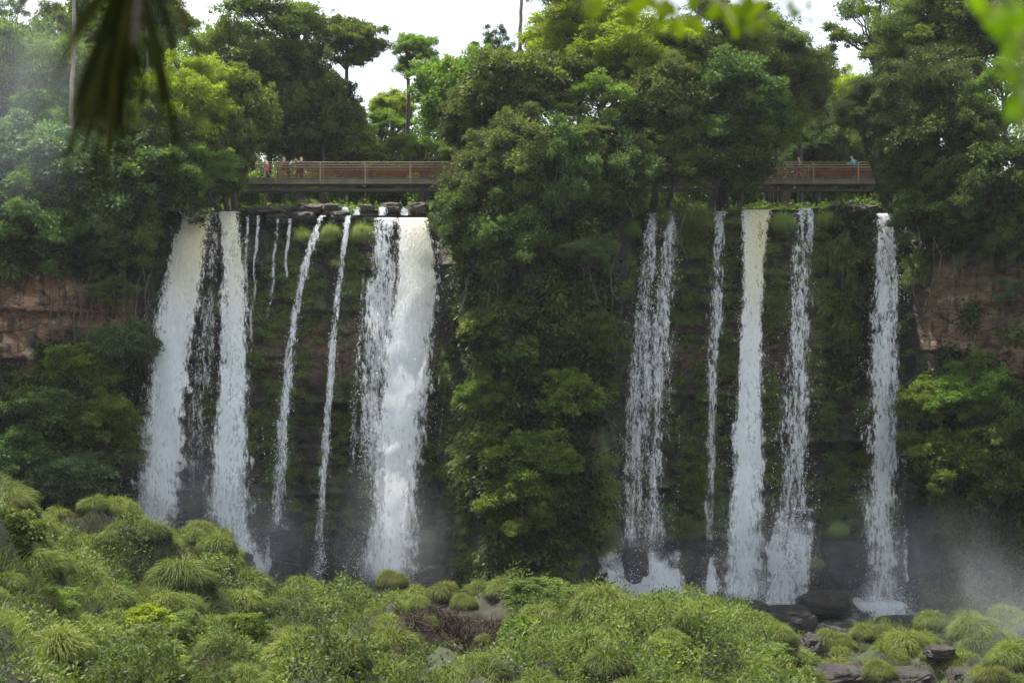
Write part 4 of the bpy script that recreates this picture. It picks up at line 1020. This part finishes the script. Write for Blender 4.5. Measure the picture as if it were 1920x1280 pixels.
fs = [
 (215, 1215, 56, 88, 50, 'broad', 'fresh', 'large round leafy shrub at the lower left'),
 (270, 1165, 60, 42, 26, 'bigleaf', 'yellow', 'bright light green sprig above the large round shrub'),
 (60, 1140, 58, 80, 46, 'broad', 'mid', 'leafy shrub on the flank of the left hill'),
 (30, 1000, 57, 50, 40, 'bigleaf', 'fresh', 'broad leaved herb clump on the left hill'),
 (340, 1200, 62, 62, 44, 'feather', 'olive', 'dull brushy shrub right of the large round shrub'),
 (440, 1180, 68, 50, 32, 'broad', 'mid', 'low green shrub right of the dull brushy shrub'),
 (230, 1120, 70, 30, 34, 'open', 'mid', 'upright small bush at the foot of the great mound'),
 (1010, 1115, 80, 70, 32, 'broad', 'fresh', 'leafy shrub on the skyline under the buttress'),
 (1085, 1135, 78, 62, 34, 'broad', 'fresh', 'pale leafy shrub left of the foaming fan'),
 (985, 1200, 70, 55, 46, 'broad', 'mid', 'green shrub right of the dark hollow'),
 (1100, 1205, 70, 72, 50, 'feather', 'olive', 'twiggy olive shrub at the bottom centre right'),
 (1240, 1165, 74, 62, 42, 'feather', 'fresh', 'loose shrub in front of the foaming fan'),
 (970, 1255, 60, 52, 32, 'broad', 'fresh', 'leafy shrub at the bottom edge right of centre'),
 (1400, 1235, 66, 75, 34, 'broad', 'fresh', 'bright leafy shrub at the foot of the bright hill'),
 (1325, 1215, 68, 46, 36, 'broad', 'mid', 'dark leafed shrub left of the bright hill'),
 (60, 1250, 50, 60, 34, 'feather', 'yellow', 'yellowish reedy bush in the bottom left corner'),
 (300, 1262, 52, 60, 30, 'broad', 'yellow', 'light green bush at the bottom edge on the left'),
 (600, 1262, 56, 90, 30, 'broad', 'fresh', 'low leafy bush along the bottom edge, left of centre'),
 (800, 1272, 58, 80, 26, 'broad', 'yellow', 'low yellow green bush at the bottom edge below the hollow'),
 (470, 1250, 58, 70, 34, 'feather', 'fresh', 'soft bush at the bottom edge below the spiky tussock'),
]
for s in fs:
    c = P(s[0], s[1]+s[4]*.9, s[2])
    tree(*s[:8], cat='shrub', group='shrubs in front of the falls', name='shrub', trunk_r=.07, foot=(s[0], s[1]+s[4]*.95, s[2]))

# ------------------------------------------------------------------ footbridge
M['rust'] = solid('rusty_steel', (.13, .042, .022), .8, .35, 2.5)
M['girder'] = solid('weathered_girder', (.125, .108, .08), .8, .3, 1.2)
M['rail'] = solid('rail_steel', (.26, .20, .12), .6, .2, 1.5)
M['darksteel'] = solid('dark_steel', (.06, .045, .04), .8, .3, 2)
M['pier'] = solid('stained_concrete', (.075, .055, .048), .9, .35, 1.2, bump=.3)
BD = 118.0
def bz(row): return ZC+(640-row)/S*BD
def bx(px): return (px-960)/S*BD
zd = bz(333.5); x0 = bx(446); x1 = bx(1712)
br = empty('footbridge', (x0, BD, zd), 'long rusty steel footbridge crossing above the falls behind the trees', 'footbridge')
def bpart(name, fn, mat, parent=br):
    mb = MB(); fn(mb); return link(name, mb.mesh(name, M[mat], False), parent)
LX = x1-x0; BW = 1.7
bpart('girder', lambda m: (box(m, (LX/2, 0, -.22), (LX, .10, .36)), box(m, (LX/2, -.02, -.42), (LX, .26, .05)), box(m, (LX/2, -.02, -.03), (LX, .2, .04))), 'girder')
bpart('girder', lambda m: (box(m, (LX/2, BW, -.22), (LX, .10, .36)), box(m, (LX/2, BW, -.42), (LX, .26, .05))), 'girder')
def deckf(m):
    n = int(LX/.2)
    for i in range(n): box(m, (i*.2+.1, BW/2, -.02), (.17, BW-.12, .05))
bpart('deck', deckf, 'rust')
bpart('lower_beam', lambda m: (box(m, (LX/2, .35, bz(355)-zd), (LX, .16, .17)), box(m, (LX/2, 1.3, bz(355)-zd), (LX, .16, .17))), 'darksteel')
for zz, rr in ((bz(304.5)-zd, .028), (bz(309)-zd, .04), (bz(313.5)-zd, .034)):
    for yy in (-.1, BW+.1):
        bpart('handrail', lambda m: tube(m, [(0, yy, zz), (LX/2, yy, zz), (LX, yy, zz)], rr, 6), 'rail')
PS = 84/S*BD; np_ = int(LX/PS)+1; off = bx(517)-x0-math.floor((bx(517)-x0)/PS)*PS
zt = bz(304.5)-zd; zp = bz(314)-zd
for i in range(np_):
    xx = off+i*PS
    if xx > LX: break
    for yy in (-.1, BW+.1):
        bpart('post', lambda m: (box(m, (xx, yy, zt/2-.19), (.08, .06, zt+.38)), box(m, (xx, yy*.6+.0, -.36), (.10, .3, .06))), 'rail')
        def pan(m):
            a = xx+.12; b = min(LX, xx+PS-.12)
            if b-a < .3: b = a+.3
            box(m, ((a+b)/2, yy, .09), (b-a, .03, .04)); box(m, ((a+b)/2, yy, zp-.05), (b-a, .03, .04))
            box(m, ((a+b)/2, yy, zp*.5), (b-a, .02, .02)); box(m, (a, yy, zp/2), (.05, .04, zp-.1)); box(m, (b, yy, zp/2), (.05, .04, zp-.1))
            k = int((b-a)/.085)
            for q in range(k): box(m, (a+.05+q*.085, yy+.012, zp/2), (.024, .012, zp-.14))
            for q in range(4): box(m, ((a+b)/2, yy+.02, .16+q*.14), (b-a-.1, .008, .014))
        bpart('railing_panel', pan, 'rust')
for ppx, w in ((683, .16), (1062, .5), (1477, .6)):
    xx = bx(ppx)-x0; zb = ZT-.2-zd
    bpart('pier', lambda m: (box(m, (xx, BW/2, (-.46+zb)/2), (w, min(1.0, w*1.6), -.46-zb)), box(m, (xx, BW/2, -.56), (w+.16, BW-.1, .18))), 'pier')

# ------------------------------------------------------------------ people on the footbridge
M['skin'] = solid('skin', (.52, .31, .22), .55, .06, 3)
M['skin2'] = solid('skin_reddish', (.50, .25, .18), .55, .06, 3)
def cloth(n, c): return solid(n, c, .85, .12, 6)
def skin(name, verts, edges, rad, mat, parent=None, root=0, sub=1):
    me = bpy.data.meshes.new(name); me.from_pydata([tuple(v) for v in verts], edges, []); me.materials.append(mat)
    o = link(name, me, parent); md = o.modifiers.new('skin', 'SKIN'); md.use_smooth_shade = True
    for i, r in enumerate(rad):
        rr = r if isinstance(r, tuple) else (r, r); me.skin_vertices[0].data[i].radius = rr
    me.skin_vertices[0].data[root].use_root = True
    s = o.modifiers.new('sub', 'SUBSURF'); s.levels = s.render_levels = sub
    return o
def person(px, label, pose, skinm, hairc, topc, legc, hgt=1.66, longhair=True, extra=None, sleeves=False, yoff=.75):
    """pose: dict of joints, person faces -X; lengths for a 1.7 m body"""
    base = (bx(px)*(BD+yoff)/BD, BD+yoff, zd+.012)
    J = dict(pelvis=(0, 0, .93), waist=(0, 0, 1.06), chest=(-.01, 0, 1.28), neck=(-.01, 0, 1.44), head0=(-.03, 0, 1.52), head1=(-.035, 0, 1.62), nose=(-.125, 0, 1.575))
    for s, n in ((-1, 'n'), (1, 'f')):
        J.update({'sh'+n: (0, .17*s, 1.38), 'el'+n: (.05, .22*s, 1.12), 'wr'+n: (-.05, .22*s, .88),
                  'hip'+n: (0, .085*s, .88), 'kn'+n: (-.03, .09*s, .49), 'an'+n: (0, .09*s, .09), 'toe'+n: (-.17, .10*s, .035)})
    J.update(pose); k = hgt/1.72
    R = dict(pelvis=(.12, .15), waist=(.10, .13), chest=(.11, .15), neck=.05, head0=.075, head1=.085, nose=.014,
             shn=.058, shf=.058, eln=.038, elf=.038, wrn=.026, wrf=.026, hipn=.088, hipf=.088, knn=.055, knf=.055, ann=.036, anf=.036, toen=.03, toef=.03)
    names = list(J); V = [Vector(J[n])*k for n in names]; rad = [R[n] for n in names]; ix = {n: i for i, n in enumerate(names)}
    E = [(ix[a], ix[b]) for a, b in [('pelvis', 'waist'), ('waist', 'chest'), ('chest', 'neck'), ('neck', 'head0'), ('head0', 'head1'), ('head0', 'nose'),
         ('pelvis', 'hipn'), ('hipn', 'knn'), ('knn', 'ann'), ('ann', 'toen'), ('pelvis', 'hipf'), ('hipf', 'knf'), ('knf', 'anf'), ('anf', 'toef'),
         ('chest', 'shn'), ('shn', 'eln'), ('eln', 'wrn'), ('chest', 'shf'), ('shf', 'elf'), ('elf', 'wrf')]]
    for n, s in (('n', -1), ('f', 1)):                # palm and five fingers
        w = V[ix['wr'+n]]; e = V[ix['el'+n]]; d = (w-e).normalized(); side = d.cross(Vector((0, 1, 0))).normalized() if abs(d.y) < .9 else Vector((0, 0, 1))
        pm = len(V); V.append(w+d*.06); rad.append((.02, .034)); E.append((ix['wr'+n], pm))
        for q, (o_, l_) in enumerate(((-.028, .065), (-.009, .078), (.010, .075), (.028, .058))):
            a = len(V); V += [w+d*.095+side*o_, w+d*(.095+l_*.55)+side*o_*1.15+Vector((-.006, 0, 0)), w+d*(.095+l_)+side*o_*1.15+Vector((-.02, 0, 0))]
            rad += [.009, .0085, .007]; E += [(pm, a), (a, a+1), (a+1, a+2)]
        a = len(V); V += [w+d*.045-side*.038, w+d*.085-side*.058]; rad += [.011, .009]; E += [(pm, a), (a, a+1)]
    root = skin('person', V, E, rad, skinm); root.location = base
    tag(root, label, 'person', None)
    g = lambda n: Vector(J[n])*k
    # clothes
    def garment(name, chain, mat):
        vs = []; es = []; rr = []
        for c in chain:
            a = len(vs)
            for n_, r_ in c: vs.append(g(n_) if isinstance(n_, str) else Vector(n_)*k); rr.append(r_)
            es += [(a+i, a+i+1) for i in range(len(c)-1)]
        return skin(name, vs, es, rr, mat, root)
    mid = lambda a, b, t: tuple(Vector(J[a]).lerp(Vector(J[b]), t))
    topm, legm = topc, legc[0]
    ch = [[('pelvis', (.15, .18)), ('waist', (.15, .18)), ('chest', (.165, .20)), (mid('chest', 'neck', .5), (.13, .16))]]
    garment('top', ch, topm)
    if sleeves:
        for n in 'nf': garment('sleeve', [[('sh'+n, .075), ('el'+n, .055), (mid('el'+n, 'wr'+n, .8), .042)]], topm)
    L_ = legc[1]
    garment('shorts' if L_ < .9 else 'trousers', [[('waist', (.145, .175)), ('pelvis', (.175, .205)), ((0, 0, .84), (.16, .18))]], legm)
    for n in 'nf': 
        c = [('hip'+n, .125)]
        c += [(mid('hip'+n, 'kn'+n, min(1, L_*2)*.98), .105 if L_ < .5 else .085)]
        if L_ > .5: c += [(mid('kn'+n, 'an'+n, min(.95, (L_-.5)*2)), .055)]
        garment('trouser_leg', [c], legm)
    for n in 'nf':
        a = g('an'+n); t = g('toe'+n); d = (t-a)
        skin('shoe', [a-Vector((0, 0, .03)), a+d*.5-Vector((0, 0, .02)), t], [(0, 1), (1, 2)], [.045, .045, .04], M['shoe'], root)
    # hair
    h = g('head1'); hv = [h+Vector((.02, 0, .01)), h+Vector((.045, 0, -.08))]; hr = [(.098, .10), (.075, .09)]
    if longhair: hv += [h+Vector((.085, 0, -.2)), h+Vector((.10, 0, -.33))]; hr += [(.05, .08), (.03, .05)]
    skin('hair' if hairc[1] == 'hair' else hairc[1], hv, [(i, i+1) for i in range(len(hv)-1)], hr, hairc[0], root)
    for s in (-1, 1):                                 # eyes and mouth
        mb = MB(); box(mb, g('head0')+Vector((-.074, .028*s, .055)), (.014, .02, .01)); link('eye', mb.mesh('eye', M['shoe']), root)
    mb = MB(); box(mb, g('head0')+Vector((-.075, 0, -.012)), (.012, .04, .01)); link('mouth', mb.mesh('mouth', M['skin2']), root)
    if extra: extra(root, g, k)
    return root
M['shoe'] = solid('dark_shoe', (.05, .045, .045), .7, .1, 3)
hair_b = solid('blonde_hair', (.55, .43, .24), .6, .2, 9); hair_d = solid('brown_hair', (.16, .09, .05), .6, .2, 9)
stride = dict(knn=(-.16, -.09, .52), ann=(-.2, -.09, .1), toen=(-.37, -.10, .04), knf=(.05, .09, .50), anf=(.33, .09, .13), toef=(.2, .10, .035))
p1 = dict(stride); p1.update(chest=(-.09, 0, 1.27), neck=(-.15, 0, 1.42), head0=(-.19, 0, 1.50), head1=(-.2, 0, 1.60), nose=(-.29, 0, 1.55), shn=(-.12, -.17, 1.37), shf=(-.12, .17, 1.37),
    eln=(-.16, -.22, 1.12), wrn=(-.2, -.2, .92), elf=(-.2, .22, 1.12), wrf=(-.36, .2, .98))
M['cap'] = cloth('white_cap', (.7, .66, .6))
person(500.5, 'person in a pale top and pink shorts striding at the left end of the footbridge', p1, M['skin'], (M['cap'], 'hat'), cloth('white_top', (.75, .75, .72)), (cloth('pink_shorts', (.75, .17, .2)), .45), longhair=False)
p2 = dict(stride); p2.update(eln=(-.08, -.24, 1.14), wrn=(-.26, -.2, .98), elf=(.1, .24, 1.14), wrf=(0, .2, .92))
person(532, 'blonde person with bare pink shoulders walking second from the left on the footbridge', p2, M['skin2'], (hair_b, 'hair'), cloth('maroon_top', (.16, .04, .05)), (cloth('black_shorts', (.04, .03, .04)), .4))
p3 = dict(stride); p3.update(eln=(-.2, -.2, 1.22), wrn=(-.36, -.1, 1.42), elf=(-.18, .2, 1.2), wrf=(-.36, .1, 1.42))
def phone(root, g, k):
    mb = MB(); box(mb, (g('wrn')+g('wrf'))/2+Vector((-.14, 0, .04)), (.012, .15, .075))
    o = link('phone', mb.mesh('phone', M['shoe'])); o.matrix_world = Matrix.Translation(root.location)
    tag(o, 'small dark phone held up by the person with long blonde hair', 'phone')
person(565, 'person with long blonde hair in a black dress holding up a phone on the footbridge', p3, M['skin'], (hair_b, 'hair'), cloth('black_top', (.02, .018, .03)), (cloth('black_skirt', (.025, .02, .03)), .7), extra=phone)
p4 = dict(stride); p4.update(knn=(-.1, -.09, .52), ann=(-.22, -.09, .1), toen=(-.38, -.1, .04))
person(1498, 'brown haired person in dark clothes on the right part of the footbridge', p4, M['skin2'], (hair_d, 'hair'), cloth('charcoal_top', (.05, .045, .05)), (cloth('dark_shorts', (.03, .028, .035)), .5), longhair=False)
M['teal'] = cloth('turquoise_cloth', (.05, .42, .50))
def pack(root, g, k):
    c = g('chest')+Vector((.18, 0, -.04)); o = skin('backpack', [c+Vector((0, 0, .16)), c, c-Vector((0, 0, .2))], [(0, 1), (1, 2)], [(.10, .12), (.13, .15), (.11, .14)], cloth('blue_green_bag', (.04, .30, .34)), None)
    o.location = root.location; tag(o, 'bluish backpack on the back of the person in turquoise', 'backpack')
p5 = dict(chest=(-.06, 0, 1.27), neck=(-.1, 0, 1.42), head0=(-.14, 0, 1.5), head1=(-.145, 0, 1.6), nose=(-.24, 0, 1.55), shn=(-.07, -.18, 1.37), shf=(-.07, .18, 1.37), eln=(-.12, -.24, 1.12), wrn=(-.3, -.2, 1.08), elf=(-.12, .24, 1.12), wrf=(-.3, .2, 1.08))
person(1600, 'person with a bright turquoise hood and jacket near the right end of the footbridge', p5, M['skin'], (cloth('bright_turquoise_hood', (.10, .62, .80)), 'hood'), M['teal'], (cloth('black_trousers', (.03, .03, .035)), .98), hgt=1.74, longhair=False, sleeves=True, extra=pack)

# ------------------------------------------------------------------ leaves hanging close to the camera (out of focus)
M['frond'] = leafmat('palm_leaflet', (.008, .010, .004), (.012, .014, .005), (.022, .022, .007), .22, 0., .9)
M['near'] = leafmat('near_leaf', (.06, .10, .010), (.10, .16, .012), (.16, .22, .02), .5)
mb = MB(); ND = 3.5
a = np.array(P(300, -260, ND)); b = np.array(P(205, 330, ND)); rach = curve(a, b, 0, 12)
def quad_strip(mb, q, w, side, tint):
    vs = []; n = len(q)
    for i in range(n):
        ww = w*math.sin(math.pi*(.12+.88*i/(n-1)))*.5+.0008
        vs += [q[i]-side*ww, q[i]+side*ww]
    mb.add(vs, [[2*i, 2*i+1, 2*i+3, 2*i+2] for i in range(n-1)], tint=tint)
fr = empty('palm_frond', tuple(a), 'dark blurred palm frond hanging into the top left corner', 'palm frond')
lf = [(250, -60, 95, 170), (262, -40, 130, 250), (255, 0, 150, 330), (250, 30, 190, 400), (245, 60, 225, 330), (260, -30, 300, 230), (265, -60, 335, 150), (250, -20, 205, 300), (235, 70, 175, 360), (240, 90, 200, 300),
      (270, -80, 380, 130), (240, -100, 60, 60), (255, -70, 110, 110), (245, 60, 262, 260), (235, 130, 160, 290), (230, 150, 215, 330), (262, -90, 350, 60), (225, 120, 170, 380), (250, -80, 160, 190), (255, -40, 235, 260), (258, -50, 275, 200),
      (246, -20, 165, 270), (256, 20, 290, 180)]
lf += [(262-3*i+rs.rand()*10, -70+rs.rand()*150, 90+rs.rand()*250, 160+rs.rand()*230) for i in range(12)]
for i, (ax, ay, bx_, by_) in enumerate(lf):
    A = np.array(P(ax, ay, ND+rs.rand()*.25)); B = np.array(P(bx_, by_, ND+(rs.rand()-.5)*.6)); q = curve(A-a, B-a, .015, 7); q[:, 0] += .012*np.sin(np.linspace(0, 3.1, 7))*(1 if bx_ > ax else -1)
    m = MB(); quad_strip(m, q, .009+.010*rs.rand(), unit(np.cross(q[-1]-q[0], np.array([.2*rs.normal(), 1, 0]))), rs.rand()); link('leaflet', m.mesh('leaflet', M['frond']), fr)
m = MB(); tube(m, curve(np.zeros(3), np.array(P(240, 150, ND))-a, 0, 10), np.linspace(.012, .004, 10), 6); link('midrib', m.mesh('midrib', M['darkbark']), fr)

def near_leaf(m, c, L, w, ang):
    d = np.array([math.cos(ang), .3*rs.normal(), math.sin(ang)]); d /= np.linalg.norm(d); s = unit(np.cross(d, np.array([.3*rs.normal(), 1, .3*rs.normal()])))
    nrm = np.cross(d, s); vs = []; n = 7
    for i in range(n):
        t = i/(n-1); ww = w*math.sin(math.pi*min(1, t*.97+.03))**.75*(1.15-.5*t)
        p = c+d*L*(t-.5)-nrm*L*.12*t*t; vs += [p-s*ww+nrm*ww*.2, p, p+s*ww+nrm*ww*.2]
    f = []
    for i in range(n-1): f += [[3*i, 3*i+1, 3*i+4, 3*i+3], [3*i+1, 3*i+2, 3*i+5, 3*i+4]]
    m.add(vs, f, tint=.3+.6*rs.rand())
def branch(label, pts, D, path):
    r0 = P(*path[0], D); r = empty('leafy_branch', tuple(r0), label, 'branch', 'blurred leafy branches hanging near the camera')
    pp = np.array([P(x, y, D)-r0 for x, y in path]); n = 14
    t = np.linspace(0, len(pp)-1, n); q = np.stack([np.interp(t, range(len(pp)), pp[:, k]) for k in range(3)], -1)
    m = MB(); tube(m, q, np.linspace(.006, .0022, n), 5); 
    lm = MB()
    for (x, y, s) in pts:
        for k in range(1 if s < 30 else 2):
            c = np.array(P(x+rs.normal()*8*k, y+rs.normal()*8*k, D+(rs.rand()-.5)*.5)-r0); near_leaf(lm, c, s/S*D*.85, s/S*D*.27, -1.57+rs.normal()*.7)
            j = np.argmin(((q-c)**2).sum(1)); tube(m, [q[j], (q[j]+c)/2+np.array([0, 0, .01]), c], .0014, 4)
    link('twig', m.mesh('twig', M['bark']), r); link('leaves', lm.mesh('leaves', M['near']), r)
branch('blurred bright leaves dangling in a row along the top edge right of centre',
       [(1105, 15, 52), (1178, 35, 50), (1200, 12, 50), (1240, 35, 56), (1225, 10, 46), (1275, 55, 44), (1300, 45, 44), (1300, 8, 42), (1335, 28, 44), (1370, 30, 60), (1395, 20, 56), (1408, 50, 62), (1385, 55, 44), (1425, 12, 38),
        (1455, 30, 34), (1490, 28, 34), (1484, 8, 22), (1520, 40, 22), (1516, 12, 24), (1546, 30, 16), (1260, 20, 44), (1425, 52, 36), (1612, 8, 30), (1405, 25, 50)], 3.9,
       [(1060, -70), (1180, -30), (1300, -12), (1420, -8), (1500, -14), (1600, -25), (1680, -80)])
branch('blurred yellow green leaves hanging in the top right corner',
       [(1840, 15, 50), (1865, 25, 56), (1895, 20, 60), (1880, 55, 60), (1905, 70, 60), (1915, 40, 60), (1900, 95, 50), (1895, 120, 40), (1905, 140, 52), (1915, 165, 50), (1890, 150, 36), (1900, 190, 54), (1915, 215, 50), (1895, 210, 40), (1918, 240, 36), (1850, 40, 36), (1925, 110, 60)], 3.0,
       [(1800, -80), (1870, -20), (1925, 40), (1935, 110), (1925, 180), (1915, 235)])

# ------------------------------------------------------------------ air
HAZE = 0.0001
if HAZE:
    hm, nt = newmat('haze'); vp = nt.nodes.new('ShaderNodeVolumePrincipled'); vp.inputs['Color'].default_value = (.88, .93, 1, 1); vp.inputs['Density'].default_value = HAZE
    vp.inputs['Anisotropy'].default_value = .3
    o = nt.nodes.new('ShaderNodeOutputMaterial'); nt.links.new(vp.outputs[0], o.inputs['Volume'])
    mb = MB(); box(mb, (0, 320, 30), (1500, 900, 80)); hz = link('haze', mb.mesh('haze', hm, False)); tag(hz, kind='stuff')
